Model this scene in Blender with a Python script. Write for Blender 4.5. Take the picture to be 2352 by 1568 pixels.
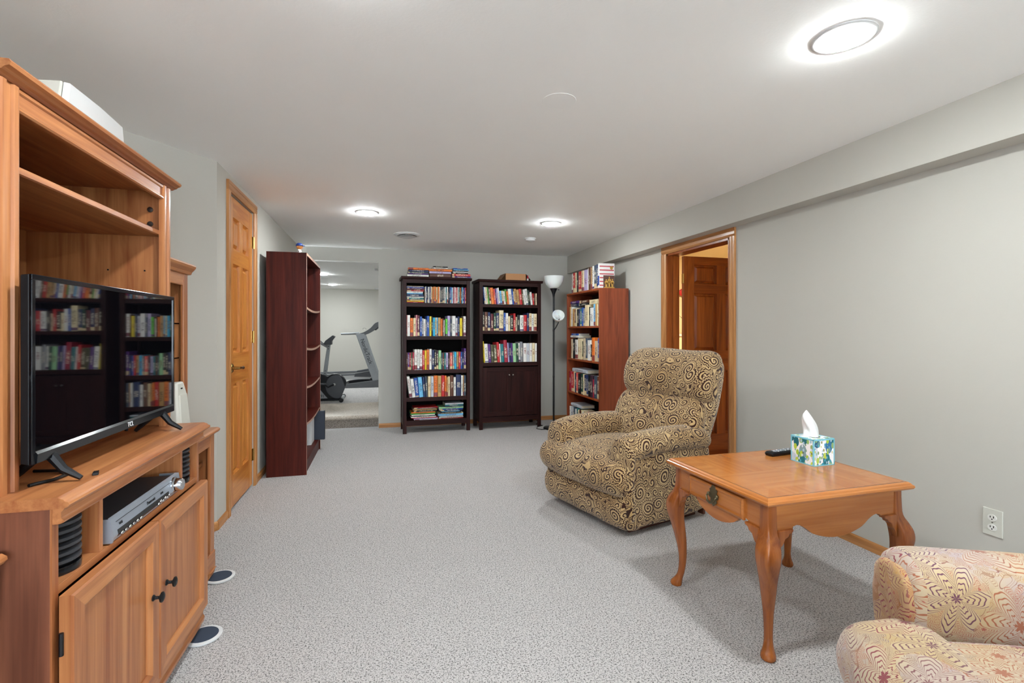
import bpy, math, random
from mathutils import Vector, Matrix
for o in list(bpy.data.objects): bpy.data.objects.remove(o)
scene = bpy.context.scene
PI = math.pi
R = math.radians
random.seed(7)

# ------------------------------------------------------------------ camera, world, exposure
HC, FPX, YAW = 1.188, 1128.0, math.atan(300/1128.0)
cam_d = bpy.data.cameras.new('camera')
cam = bpy.data.objects.new('camera', cam_d)
scene.collection.objects.link(cam)
cam.location = (0, 0, HC)
cam.rotation_euler = (PI/2, 0, -YAW)
cam_d.sensor_width = 36.0
cam_d.lens = 36.0*FPX/2352.0
cam_d.shift_y = -(784-760)/2352.0
cam_d.clip_start = 0.05
cam_d.clip_end = 100
scene.camera = cam

world = bpy.data.worlds.new('World')
scene.world = world
world.use_nodes = True
wb = world.node_tree.nodes['Background']
wb.inputs[0].default_value = (0.80, 0.90, 1.0, 1)
wb.inputs[1].default_value = 9.5

vs = scene.view_settings
vs.view_transform = 'Standard'
vs.look = 'None'
vs.gamma = 1.0
vs.use_curve_mapping = False
vs.exposure = 1.36
scene.cycles.diffuse_bounces = 8; scene.cycles.max_bounces = 14
LAMP = 150.0          # emission of the recessed lamps

def portal(x0, x1, z0, z1, y):          # light portal in an unseen rear opening, added for soft fill
    l = bpy.data.lights.new('window_portal', 'AREA')
    l.shape = 'RECTANGLE'; l.size = x1-x0; l.size_y = z1-z0
    l.cycles.is_portal = True
    o = bpy.data.objects.new('window_portal', l)  # portal of an added, unseen rear opening
    o.location = ((x0+x1)/2, y, (z0+z1)/2)
    o.rotation_euler = (PI/2, 0, PI)     # -Z of the lamp looks along +Y (into the room)
    scene.collection.objects.link(o)
FILL_WINDOWS = [(-0.95, 0.45), (0.85, 2.25)]  # unseen openings added behind the camera so the sky gives soft fill
for a, b in FILL_WINDOWS: portal(a, b, 0.55, 1.95, -4.02)

# ------------------------------------------------------------------ helpers
def lin(c):
    return tuple((v/12.92 if v <= 0.04045 else ((v+0.055)/1.055)**2.4) for v in c)
def H(h):
    h = h.lstrip('#')
    return lin(tuple(int(h[i:i+2], 16)/255 for i in (0, 2, 4)))+(1,)

class MB:
    """collects polygons (optionally with uv) and links them as one mesh"""
    def __init__(s): s.v = []; s.f = []; s.uv = []
    def add(s, verts, faces, uvs=None):
        b = len(s.v); s.v += [tuple(p) for p in verts]
        for i, f in enumerate(faces):
            s.f.append([b+k for k in f]); s.uv.append(uvs[i] if uvs else None)
        return s
    def box(s, x0, x1, y0, y1, z0, z1):
        if x0 > x1: x0, x1 = x1, x0
        if y0 > y1: y0, y1 = y1, y0
        if z0 > z1: z0, z1 = z1, z0
        v = [(x0,y0,z0),(x1,y0,z0),(x1,y1,z0),(x0,y1,z0),(x0,y0,z1),(x1,y0,z1),(x1,y1,z1),(x0,y1,z1)]
        return s.add(v, [(3,2,1,0),(4,5,6,7),(0,1,5,4),(1,2,6,5),(2,3,7,6),(3,0,4,7)])
    def prism(s, prof, a0, a1, axis):
        """closed profile extruded along an axis: 'x' prof=(y,z), 'y' prof=(x,z), 'z' prof=(x,y)"""
        def p(q, a):
            return (a,q[0],q[1]) if axis == 'x' else ((q[0],a,q[1]) if axis == 'y' else (q[0],q[1],a))
        n = len(prof)
        ar = sum(prof[i][0]*prof[(i+1)%n][1]-prof[(i+1)%n][0]*prof[i][1] for i in range(n))
        flip = (ar < 0) != (axis == 'y')
        v = [p(q,a0) for q in prof]+[p(q,a1) for q in prof]
        fs = [list(range(n))[::-1], list(range(n,2*n))]+[(i,(i+1)%n,n+(i+1)%n,n+i) for i in range(n)]
        if flip: fs = [list(f)[::-1] for f in fs]
        return s.add(v, fs)
    def loft(s, rings, cap=True, closed=True):
        n = len(rings[0]); v = [p for r in rings for p in r]; fs = []
        for k in range(len(rings)-1):
            for i in range(n if closed else n-1):
                j = (i+1) % n
                fs.append((k*n+i, k*n+j, (k+1)*n+j, (k+1)*n+i))
        if cap:
            fs.append(list(range(n))[::-1]); fs.append([(len(rings)-1)*n+i for i in range(n)])
        return s.add(v, fs)
    def lathe(s, prof, c=(0,0,0), n=20, axis='z'):
        """prof: list of (radius, height)"""
        rings = []
        for r, h in prof:
            ring = []
            for i in range(n):
                a = 2*PI*i/n; x, y = r*math.cos(a), r*math.sin(a)
                q = (x,y,h) if axis == 'z' else ((h,x,y) if axis == 'x' else (y,h,x))
                ring.append((q[0]+c[0], q[1]+c[1], q[2]+c[2]))
            rings.append(ring)
        return s.loft(rings)
    def tube(s, pts, r, n=8):
        P = [Vector(p) for p in pts]; rings = []
        up = Vector((0,0,1))
        for i, p in enumerate(P):
            d = (P[min(i+1,len(P)-1)]-P[max(i-1,0)]).normalized()
            u = d.cross(up)
            if u.length < 1e-3: u = d.cross(Vector((1,0,0)))
            u.normalize(); w = u.cross(d).normalized()
            rr = r[i] if isinstance(r,(list,tuple)) else r
            rings.append([tuple(p+u*(rr*math.cos(2*PI*k/n))+w*(rr*math.sin(2*PI*k/n))) for k in range(n)])
        return s.loft(rings)
    def ball(s, c, rx, ry, rz, n=16, m=10):
        rings = []
        for k in range(m+1):
            a = -PI/2+PI*k/m
            cr = max(math.cos(a), 0.02)
            rings.append([(c[0]+rx*cr*math.cos(2*PI*i/n), c[1]+ry*cr*math.sin(2*PI*i/n), c[2]+rz*math.sin(a)) for i in range(n)])
        return s.loft(rings)
    def xf(s, M):
        s.v = [tuple(M @ Vector(p)) for p in s.v]; return s
    def mesh(s, name, m, smooth=False, angle=None):
        me = bpy.data.meshes.new(name); me.from_pydata(s.v, [], s.f)
        if any(u is not None for u in s.uv):
            ul = me.uv_layers.new(name='UVMap')
            for poly in me.polygons:
                u = s.uv[poly.index]
                if u:
                    for li, q in zip(poly.loop_indices, u): ul.data[li].uv = q
        if m: me.materials.append(m)
        if smooth:
            me.polygons.foreach_set('use_smooth', [True]*len(me.polygons))
            if angle: me.set_sharp_from_angle(angle=R(angle))
        me.update()
        return me
    def build(s, name, m, parent=None, smooth=False, angle=40, bevel=0, seg=2):
        o = bpy.data.objects.new(name, s.mesh(name, m, smooth, angle))
        scene.collection.objects.link(o); o.parent = parent
        if bevel:
            b = o.modifiers.new('bevel', 'BEVEL'); b.width = bevel; b.segments = seg; b.limit_method = 'ANGLE'
            b.harden_normals = False
        return o

def tag(o, label=None, cat=None, group=None, kind=None):
    if label: o['label'] = label
    if cat: o['category'] = cat
    if group: o['group'] = group
    if kind: o['kind'] = kind
    return o
def thing(name, loc, rz, label, cat, group=None):
    o = bpy.data.objects.new(name, None); scene.collection.objects.link(o)
    o.location = loc; o.rotation_euler = (0,0,rz); o.empty_display_size = .1
    return tag(o, label, cat, group)
def struct(name, mb, m, bevel=0):
    return tag(mb.build(name, m, bevel=bevel), kind='structure')
def B(x0,x1,y0,y1,z0,z1): return MB().box(x0,x1,y0,y1,z0,z1)
def part(name, mb, m, parent, bevel=0, smooth=False, angle=40, label=None, seg=2):
    o = mb.build(name, m, parent, smooth, angle, bevel, seg)
    if label: o['label'] = label
    return o
def text_part(s, size, m, parent, M, name='lettering', ext=.0006, shear=0.0, space=1.0):
    c = bpy.data.curves.new('txt', 'FONT'); c.body = s; c.size = size; c.extrude = ext; c.shear = shear; c.space_character = space
    c.align_x = 'CENTER'; c.align_y = 'CENTER'; c.resolution_u = 3
    t = bpy.data.objects.new('txt', c); scene.collection.objects.link(t)
    bpy.context.view_layer.update()
    me = bpy.data.meshes.new_from_object(t.evaluated_get(bpy.context.evaluated_depsgraph_get()))
    bpy.data.objects.remove(t)
    me.transform(M); me.materials.clear(); me.materials.append(m); me.name = name
    o = bpy.data.objects.new(name, me); scene.collection.objects.link(o); o.parent = parent
    return o

# ------------------------------------------------------------------ materials
class NT:
    def __init__(s, name):
        s.m = bpy.data.materials.new(name); s.m.use_nodes = True
        s.t = s.m.node_tree; s.b = s.t.nodes['Principled BSDF']
    def n(s, typ, **kw):
        nd = s.t.nodes.new(typ)
        for k, v in kw.items(): setattr(nd, k, v)
        return nd
    def l(s, a, b): s.t.links.new(a, b)
    def put(s, sock, v):
        if hasattr(v, 'is_linked'): s.l(v, sock)
        else: sock.default_value = v
    def ma(s, op, a, b=None, c=None):
        nd = s.n('ShaderNodeMath', operation=op)
        for i, v in enumerate((a,b,c)):
            if v is not None: s.put(nd.inputs[i], v)
        return nd.outputs[0]
    def vm(s, op, a, b=None, scale=None):
        nd = s.n('ShaderNodeVectorMath', operation=op)
        s.put(nd.inputs[0], a)
        if b is not None: s.put(nd.inputs[1], b)
        if scale is not None: s.put(nd.inputs['Scale'], scale)
        return nd.outputs['Value'] if op in ('LENGTH','DOT_PRODUCT') else nd.outputs[0]
    def mix(s, f, a, b, blend='MIX'):
        nd = s.n('ShaderNodeMix', data_type='RGBA', blend_type=blend)
        s.put(nd.inputs[0], f); s.put(nd.inputs[6], a); s.put(nd.inputs[7], b)
        return nd.outputs[2]
    def noise(s, vec, scale, detail=2, rough=.5, dist=0, dim='3D'):
        nd = s.n('ShaderNodeTexNoise', noise_dimensions=dim)
        if vec is not None: s.l(vec, nd.inputs['Vector'])
        nd.inputs['Scale'].default_value = scale; nd.inputs['Detail'].default_value = detail
        nd.inputs['Roughness'].default_value = rough; nd.inputs['Distortion'].default_value = dist
        return nd
    def ramp(s, f, stops):
        nd = s.n('ShaderNodeValToRGB'); cr = nd.color_ramp
        while len(cr.elements) < len(stops): cr.elements.new(.5)
        for e, (p, c) in zip(cr.elements, stops): e.position = p; e.color = c
        s.l(f, nd.inputs[0]); return nd.outputs[0]
    def co(s, which='Object'): return s.n('ShaderNodeTexCoord').outputs[which]
    def mapping(s, vec, scale=(1,1,1), loc=(0,0,0)):
        nd = s.n('ShaderNodeMapping'); s.l(vec, nd.inputs[0])
        nd.inputs['Scale'].default_value = scale; nd.inputs['Location'].default_value = loc
        return nd.outputs[0]
    def bump(s, h, strength, dist=.01):
        nd = s.n('ShaderNodeBump'); nd.inputs['Strength'].default_value = strength; nd.inputs['Distance'].default_value = dist
        s.l(h, nd.inputs['Height']); s.l(nd.outputs[0], s.b.inputs['Normal'])
    def set(s, **kw):
        for k, v in kw.items():
            s.put(s.b.inputs[{'col':'Base Color','rough':'Roughness','metal':'Metallic','spec':'Specular IOR Level','ior':'IOR','trans':'Transmission Weight','emi':'Emission Color','estr':'Emission Strength','coat':'Coat Weight','crough':'Coat Roughness','alpha':'Alpha','sheen':'Sheen Weight','sss':'Subsurface Weight'}[k]], v)
        return s

def plain(name, hx, rough=.5, metal=0, var=.06, **kw):
    t = NT(name); c = H(hx)
    n = t.noise(t.co(), 14, 3)
    d = tuple(max(0, v*(1-var)) for v in c[:3])+(1,)
    t.set(col=t.ramp(n.outputs[0], [(.3, d), (.7, c)]), rough=rough, metal=metal, **kw)
    return t.m
def wood(name, dark, light, axis='z', rough=.35, fine=1.0, coat=.08, knots=0, contrast=1.0, spec=.4, bump=.05):
    """stretched noise grain along one axis of the object"""
    t = NT(name)
    co = t.co()
    oi = t.n('ShaderNodeObjectInfo')
    off = t.vm('SCALE', (3.1,5.7,4.3), scale=t.ma('MULTIPLY', oi.outputs['Random'], 7.0))
    co = t.vm('ADD', co, off)
    ln = {'x':(1.2,16,16), 'y':(16,1.2,16), 'z':(16,16,1.2)}[axis]
    st = {'x':(3,120,120), 'y':(120,3,120), 'z':(120,120,3)}[axis]
    big = t.noise(t.mapping(co, ln), fine*1.0, 3, .55, 1.2)
    fin = t.noise(t.mapping(co, st), fine*1.0, 2, .6)
    f = t.ma('ADD', t.ma('MULTIPLY', big.outputs[0], .72), t.ma('MULTIPLY', fin.outputs[0], .28))
    k = .16/contrast
    d, l = H(dark), H(light)
    mid = tuple((a+b)/2 for a, b in zip(d, l))
    col = t.ramp(f, [(.5-k, d), (.5, mid), (.5+k, l)])
    if knots:
        v = t.noise(t.mapping(co, {'z':(5,5,1.6),'x':(1.6,5,5),'y':(5,1.6,5)}[axis]), 1.0, 2, .5, 2.5)
        col = t.mix(t.ma('MULTIPLY', t.ma('GREATER_THAN', v.outputs[0], .68), knots), col, d)
    t.set(col=col, rough=rough, coat=coat, crough=.15, spec=spec)
    if bump: t.bump(fin.outputs[0], bump, .002)
    return t.m

def mk_wall(name, hx, bump=.08, scale=60):
    t = NT(name); c = H(hx)
    n = t.noise(t.co(), 1.2, 2)
    d = tuple(v*.975 for v in c[:3])+(1,)
    t.set(col=t.ramp(n.outputs[0], [(.35, d), (.65, c)]), rough=.75, spec=.25)
    b = t.noise(t.co(), scale, 4, .6)
    t.bump(b.outputs[0], bump, .004)
    return t.m
def mk_carpet(name, c_light, c_mid, c_dark):
    t = NT(name); co = t.co()
    a = t.noise(co, 150, 3, .7); b = t.noise(co, 330, 2, .65); w = t.noise(co, 2.2, 2)
    v = t.n('ShaderNodeTexVoronoi'); t.l(co, v.inputs['Vector']); v.inputs['Scale'].default_value = 220
    f = t.ma('ADD', t.ma('MULTIPLY', a.outputs[0], .62), t.ma('MULTIPLY', b.outputs[0], .38))
    col = t.ramp(f, [(.40, H(c_dark)), (.46, H(c_mid)), (.50, H(c_light)), (.70, H(c_light))])
    col = t.mix(t.ma('MULTIPLY', w.outputs[0], .16), col, H(c_mid))
    fk = t.noise(co, 185, 1, .4)
    mr = t.n('ShaderNodeMapRange'); t.l(fk.outputs[0], mr.inputs[0]); mr.inputs[1].default_value = .60; mr.inputs[2].default_value = .68; mr.inputs[4].default_value = .85
    col = t.mix(mr.outputs[0], col, H(c_dark))
    t.set(col=col, rough=.95, spec=.1, sheen=.15)
    h = t.ma('ADD', t.ma('MULTIPLY', a.outputs[0], 1.0), t.ma('MULTIPLY', v.outputs['Distance'], -.5))
    t.bump(h, .55, .008)
    return t.m
def mk_paisley(name):
    """brown and beige upholstery: spirals, scallops and flowing lines, laid out in metres of cloth (uv)"""
    t = NT(name); uv = t.co('UV')
    wn = t.noise(uv, 5, 1, dim='2D')
    p = t.vm('ADD', uv, t.vm('SCALE', t.vm('SUBTRACT', wn.outputs['Color'], (.5,.5,.5)), scale=.05))
    def swirl(scale, turns, rad, petal, off):
        q = t.vm('ADD', p, off)
        v = t.n('ShaderNodeTexVoronoi', voronoi_dimensions='2D'); t.l(q, v.inputs['Vector'])
        v.inputs['Scale'].default_value = scale; v.inputs['Randomness'].default_value = .75
        lo = t.vm('SCALE', t.vm('SUBTRACT', q, v.outputs['Position']), scale=scale)
        sp = t.n('ShaderNodeSeparateXYZ'); t.l(lo, sp.inputs[0])
        sc = t.n('ShaderNodeSeparateColor'); t.l(v.outputs['Color'], sc.inputs[0])
        sgn = t.ma('SUBTRACT', t.ma('MULTIPLY', t.ma('GREATER_THAN', sc.outputs[1], .5), 2.0), 1.0)
        ang = t.ma('ADD', t.ma('MULTIPLY', t.ma('ARCTAN2', sp.outputs[1], sp.outputs[0]), sgn), t.ma('MULTIPLY', sc.outputs[0], 6.28))
        r = t.ma('ADD', t.vm('LENGTH', lo), t.ma('MULTIPLY', t.ma('SINE', ang), .05))
        spi = t.ma('SINE', t.ma('ADD', ang, t.ma('MULTIPLY', r, turns)))
        pet = t.ma('SINE', t.ma('MULTIPLY', ang, petal))
        ring = t.ma('SINE', t.ma('ADD', t.ma('MULTIPLY', r, 66), t.ma('MULTIPLY', pet, 1.5)))
        return spi, ring, t.ma('LESS_THAN', r, rad), t.ma('LESS_THAN', r, rad*1.55)
    s1, g1, in1, out1 = swirl(6.6, 50, .27, 20, (0,0,0))
    s2, g2, in2, out2 = swirl(14.0, 30, .33, 9, (.31,.17,0))
    fl = t.noise(p, 7.5, 1.0, .5, .7, '2D')
    flow = t.ma('SINE', t.ma('MULTIPLY', fl.outputs[0], 76))
    v3 = t.n('ShaderNodeTexVoronoi', voronoi_dimensions='2D'); t.l(p, v3.inputs['Vector']); v3.inputs['Scale'].default_value = 75
    dots = t.ma('SUBTRACT', .42, v3.outputs['Distance'])
    dz = t.noise(p, 11, 1, dim='2D')
    isdot = t.ma('GREATER_THAN', dz.outputs[0], .60)
    def sel(m, a, b): return t.ma('ADD', t.ma('MULTIPLY', m, a), t.ma('MULTIPLY', t.ma('SUBTRACT', 1.0, m), b))
    val = sel(isdot, t.ma('MULTIPLY', dots, 3.0), flow)
    val = sel(out2, g2, val); val = sel(in2, s2, val)
    val = sel(out1, g1, val); val = sel(in1, s1, val)
    th = t.n('ShaderNodeMapRange'); t.l(val, th.inputs[0]); th.inputs[1].default_value = -.15; th.inputs[2].default_value = .15
    th.interpolation_type = 'SMOOTHSTEP'
    tn = t.noise(uv, 3.5, 2, dim='2D')
    beige = t.mix(tn.outputs[0], H('#b08a56'), H('#d2b88c'))
    brown = t.mix(tn.outputs[0], H('#2a130b'), H('#40221a'))
    col = t.mix(th.outputs[0], brown, beige)
    wv = t.noise(uv, 700, 1, dim='2D')
    col = t.mix(t.ma('MULTIPLY', wv.outputs[0], .18), col, H('#3a2a20'))
    t.set(col=col, rough=.92, spec=.15, sheen=.25)
    t.bump(th.outputs[0], .35, .002)
    return t.m
def mk_floral(name, bases=('#b0966a','#b09e8a','#a89796')):
    """cream and lilac cloth with maroon, violet and gold outlined flowers (uv in metres)"""
    t = NT(name); uv = t.co('UV')
    wn = t.noise(uv, 7, 1, dim='2D')
    p = t.vm('ADD', uv, t.vm('SCALE', t.vm('SUBTRACT', wn.outputs['Color'], (.5,.5,.5)), scale=.04))
    def flower(scale, petal, off):
        q = t.vm('ADD', p, off)
        v = t.n('ShaderNodeTexVoronoi', voronoi_dimensions='2D'); t.l(q, v.inputs['Vector'])
        v.inputs['Scale'].default_value = scale; v.inputs['Randomness'].default_value = .8
        lo = t.vm('SCALE', t.vm('SUBTRACT', q, v.outputs['Position']), scale=scale)
        sp = t.n('ShaderNodeSeparateXYZ'); t.l(lo, sp.inputs[0])
        sc = t.n('ShaderNodeSeparateColor'); t.l(v.outputs['Color'], sc.inputs[0])
        ang = t.ma('ADD', t.ma('ARCTAN2', sp.outputs[1], sp.outputs[0]), t.ma('MULTIPLY', sc.outputs[0], 6.28))
        r = t.vm('LENGTH', lo)
        pet = t.ma('ABSOLUTE', t.ma('SINE', t.ma('MULTIPLY', ang, petal/2)))
        shp = t.ma('DIVIDE', r, t.ma('ADD', .45, t.ma('MULTIPLY', pet, .55)))
        ln = t.ma('LESS_THAN', t.ma('ABSOLUTE', t.ma('SINE', t.ma('ADD', t.ma('MULTIPLY', shp, 31), t.ma('MULTIPLY', t.ma('SINE', t.ma('MULTIPLY', ang, 24.0)), .45)))), .40)
        return ln, t.ma('LESS_THAN', shp, .66), sc.outputs[2], sc.outputs[1], t.ma('LESS_THAN', shp, .10)
    l1, i1, c1, d1, k1 = flower(7.2, 7, (0,0,0))
    l2, i2, c2, d2, k2 = flower(23, 6, (.2,.4,0))
    fl = t.noise(p, 15, 1, .5, .8, '2D')
    l3 = t.ma('LESS_THAN', t.ma('ABSOLUTE', t.ma('SINE', t.ma('MULTIPLY', fl.outputs[0], 42))), .17)
    tn = t.noise(uv, 4.0, 2, dim='2D')
    base = t.ramp(tn.outputs[0], [(.35, H(bases[0])), (.5, H(bases[1])), (.65, H(bases[2]))])
    ink1 = t.ramp(c1, [(.0, H('#7a2036')), (.45, H('#7a2036')), (.55, H('#3a2450')), (1, H('#a05a35'))])
    ink2 = t.ramp(c2, [(.0, H('#9a4038')), (.4, H('#9a4038')), (.6, H('#5a4464')), (1, H('#b0823f'))])
    col = t.mix(t.ma('MULTIPLY', l3, .85), base, H('#7d4a3c'))
    col = t.mix(t.ma('MULTIPLY', i2, .35), col, H('#bba682'))
    col = t.mix(t.ma('MULTIPLY', t.ma('MULTIPLY', i2, l2), .9), col, ink2)
    col = t.mix(t.ma('MULTIPLY', k2, .8), col, ink2)
    col = t.mix(i1, col, t.mix(.35, base, H('#c2b08e')))
    col = t.mix(t.ma('MULTIPLY', t.ma('MULTIPLY', i1, l1), .92), col, ink1)
    col = t.mix(t.ma('MULTIPLY', k1, .9), col, ink1)
    wv = t.noise(uv, 600, 1, dim='2D')
    col = t.mix(t.ma('MULTIPLY', wv.outputs[0], .14), col, H('#8a7a70'))
    t.set(col=col, rough=.92, spec=.15, sheen=.2)
    t.bump(wv.outputs[0], .15, .002)
    return t.m
def mk_book(name):
    """cover cloth takes the object's own colour; the spine carries rows of small lettering and a band"""
    t = NT(name)
    oi = t.n('ShaderNodeObjectInfo'); uv = t.co('UV')
    sp = t.n('ShaderNodeSeparateXYZ'); t.l(uv, sp.inputs[0])
    u, v = sp.outputs[0], sp.outputs[1]
    rnd = oi.outputs['Random']
    r2 = t.ma('FRACT', t.ma('MULTIPLY', rnd, 37.7)); r3 = t.ma('FRACT', t.ma('MULTIPLY', rnd, 91.3))
    cb = t.n('ShaderNodeCombineXYZ')
    t.l(t.ma('MULTIPLY', u, 4.0), cb.inputs[0]); t.l(t.ma('MULTIPLY', v, 60.0), cb.inputs[1]); t.l(t.ma('MULTIPLY', rnd, 50.0), cb.inputs[2])
    nz = t.noise(cb.outputs[0], 1.0, 1)
    ink = t.ma('GREATER_THAN', nz.outputs[0], .52)
    mid = t.ma('LESS_THAN', t.ma('ABSOLUTE', t.ma('SUBTRACT', u, .5)), .18)
    lo = t.ma('ADD', .18, t.ma('MULTIPLY', r2, .22)); hi = t.ma('ADD', .58, t.ma('MULTIPLY', r3, .32))
    rng = t.ma('MULTIPLY', t.ma('GREATER_THAN', v, lo), t.ma('LESS_THAN', v, hi))
    txt = t.ma('MULTIPLY', t.ma('MULTIPLY', ink, mid), rng)
    bw = t.n('ShaderNodeRGBToBW'); t.l(oi.outputs['Color'], bw.inputs[0])
    isl = t.ma('GREATER_THAN', bw.outputs[0], .22)
    tc = t.mix(isl, H('#e6dcc4'), t.mix(t.ma('GREATER_THAN', r2, .5), H('#2a2a30'), H('#7c2f2c')))
    bandon = t.ma('GREATER_THAN', r3, .62)
    band = t.ma('MULTIPLY', t.ma('MULTIPLY', bandon, t.ma('LESS_THAN', v, t.ma('ADD', .06, t.ma('MULTIPLY', r2, .2)))), t.ma('GREATER_THAN', v, .02))
    bc = t.mix(isl, H('#c9b48c'), t.mix(r2, H('#27406b'), H('#8d3a2c')))
    onsp = t.ma('LESS_THAN', u, 1.5)
    col = t.mix(t.ma('MULTIPLY', band, onsp), oi.outputs['Color'], bc)
    col = t.mix(t.ma('MULTIPLY', t.ma('MULTIPLY', txt, onsp), .85), col, tc)
    t.set(col=col, rough=.4, spec=.4)
    return t.m
def mk_pages():
    t = NT('page_paper'); n = t.noise(t.mapping(t.co(), (60,1,1)), 6, 2)
    t.set(col=t.ramp(n.outputs[0], [(.3, H('#c9bfa8')), (.7, H('#e6dfcd'))]), rough=.9)
    return t.m
def mk_emit(name, hx, s):
    t = NT(name); c = hx if isinstance(hx, tuple) else H(hx); t.set(col=c, emi=c, estr=s, rough=.4); return t.m
def mk_leafprint(name):
    """white tissue box with teal, blue and lime leaf print"""
    t = NT(name); co = t.co()
    def leaves(scale, off, thr):
        q = t.vm('ADD', co, off)
        v = t.n('ShaderNodeTexVoronoi'); t.l(t.mapping(q, (1,1,.62)), v.inputs['Vector']); v.inputs['Scale'].default_value = scale
        sc = t.n('ShaderNodeSeparateColor'); t.l(v.outputs['Color'], sc.inputs[0])
        return t.ma('LESS_THAN', v.outputs['Distance'], thr), sc.outputs[0], v.outputs['Distance']
    m1, r1, d1 = leaves(26, (0,0,0), .52); m2, r2, d2 = leaves(48, (.3,.1,.2), .40); m3, r3, d3 = leaves(80, (.1,.5,.7), .34)
    ribs = t.noise(co, 90, 1)
    col = H('#e8ecef')
    a = t.ramp(r1, [(.0, H('#0d5f6c')), (.4, H('#0f6f7d')), (.55, H('#e8ecef')), (.7, H('#2d6fa0')), (1, H('#10435f'))])
    c = t.mix(m1, col, a)
    c = t.mix(m2, c, t.ramp(r2, [(.0, H('#1f8fb5')), (.35, H('#9fc13a')), (.6, H('#b9cf45')), (1, H('#1c6f95'))]))
    c = t.mix(m3, c, t.ramp(r3, [(.0, H('#e8ecef')), (.4, H('#1d9ac0')), (.7, H('#d6d84c')), (1, H('#14344c'))]))
    t.set(col=c, rough=.45)
    return t.m

M = {}
M['wall'] = mk_wall('wall_paint', '#b9b6ae')
M['ceil'] = mk_wall('ceiling_paint', '#f6f6f4', .14, 90)
M['white_paint'] = plain('white_paint', '#d8d6d0', .5)
M['cream_wall'] = mk_wall('cream_paint', '#e2d2ac')
M['carpet'] = mk_carpet('grey_fleck_carpet', '#c0bcba', '#9a9694', '#3a3634')
M['carpet2'] = mk_carpet('beige_fleck_carpet', '#c4b9ab', '#a89c8e', '#6b5f53')
M['oak_x'] = wood('oak_trim_x', '#96602f', '#c48c57', 'x', .4)
M['oak_y'] = wood('oak_trim_y', '#96602f', '#c48c57', 'y', .4)
M['oak_z'] = wood('oak_trim_z', '#96602f', '#c48c57', 'z', .4)
M['pine_z'] = wood('pine_door_z', '#a85f22', '#cf8c42', 'z', .32, knots=.35)
M['pine_y'] = wood('pine_door_y', '#a85f22', '#cf8c42', 'y', .32, knots=.5)
M['pine_x'] = wood('pine_door_x', '#a85f22', '#cf8c42', 'x', .32, knots=.5)
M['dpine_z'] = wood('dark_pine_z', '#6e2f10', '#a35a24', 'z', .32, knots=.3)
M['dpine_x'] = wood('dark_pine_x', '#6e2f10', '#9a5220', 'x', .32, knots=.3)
M['cher_x'] = wood('cherry_laminate_x', '#8a4d2b', '#b97d4d', 'x', .38, coat=.1)
M['cher_y'] = wood('cherry_laminate_y', '#8a4d2b', '#b97d4d', 'y', .38, coat=.1)
M['cher_z'] = wood('cherry_laminate_z', '#8a4d2b', '#b97d4d', 'z', .38, coat=.1)
M['mahog_z'] = wood('mahogany_laminate_z', '#35120c', '#571f16', 'z', .45, coat=0, spec=.15)
M['mahog_y'] = wood('mahogany_laminate_y', '#35120c', '#571f16', 'y', .45, coat=0, spec=.15)
M['walnut_z'] = wood('walnut_laminate_z', '#5a3222', '#835039', 'z', .45, coat=0)  # same cherry laminate, shade of the side turned from the light painted in
M['mahog_edge'] = plain('mahogany_edge_band', '#a9826c', .4)
M['esp_x'] = wood('espresso_x', '#1e0d0c', '#331816', 'x', .42, coat=0, spec=.15)
M['esp_z'] = wood('espresso_z', '#1e0d0c', '#331816', 'z', .42, coat=0, spec=.15)
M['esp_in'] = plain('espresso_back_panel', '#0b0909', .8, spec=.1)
M['redw_z'] = wood('redwood_laminate_z', '#6b2d16', '#94492a', 'z', .35)
M['redw_y'] = wood('redwood_laminate_y', '#7a3517', '#a85327', 'y', .35)
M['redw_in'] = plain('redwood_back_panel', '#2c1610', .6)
M['table_x'] = wood('table_oak_x', '#9c5826', '#c27f42', 'x', .2, coat=.3, bump=0, contrast=.7)
M['table_y'] = wood('table_oak_y', '#98521f', '#bd783a', 'y', .2, coat=.3, bump=0, contrast=.7)
M['table_z'] = wood('table_oak_z', '#7a3c18', '#a8622c', 'z', .22, coat=.3, bump=0)
M['table_line'] = plain('inlay_line', '#4a2612', .3)
M['paisley'] = mk_paisley('paisley_upholstery')
M['floral'] = mk_floral('floral_upholstery')
M['gold_floral'] = mk_floral('gold_floral_upholstery', ('#9a6a2a','#a87a3c','#8c5a2c'))
M['book'] = mk_book('book_cover')
M['pages'] = mk_pages()
M['black'] = plain('black_plastic', '#0b0c0f', .42, spec=.25)
M['blackm'] = plain('black_metal', '#101114', .4, .3)
M['dkplastic'] = plain('dark_grey_plastic', '#33353a', .45)
M['screen'] = NT('glossy_black_screen').set(col=(.002,.002,.003,1), rough=.03, ior=2.7).m
M['bezel'] = plain('gloss_black_bezel', '#0c0e12', .12)
M['chrome'] = plain('chrome', '#c9ccd2', .12, 1)
M['silver'] = plain('silver_plastic', '#aab3bf', .3, .55)
M['silver2'] = plain('treadmill_grey', '#8b8e91', .4, .2)
M['grey2'] = plain('treadmill_dark_grey', '#5a5c5f', .5)
M['brass'] = plain('polished_brass', '#ab8a52', .25, 1)
M['bronze'] = plain('aged_bronze', '#6a6048', .4, .8)
M['gold'] = plain('gold_relief', '#c9a052', .35, .6)
M['nickel'] = plain('nickel', '#9a9a98', .25, 1)
M['whitep'] = plain('white_plastic', '#cfd0d0', .4, 0, .03)
M['offwhite'] = plain('off_white_plastic', '#c4c3b9', .45, 0, .03)
M['navyrub'] = plain('navy_rubber', '#2c3748', .8)
M['blue'] = plain('blue_cap', '#1c3f8f', .5)
M['navybox'] = plain('navy_card', '#1d2533', .6)
M['face'] = plain('painted_face', '#d88f4a', .5)
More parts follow.
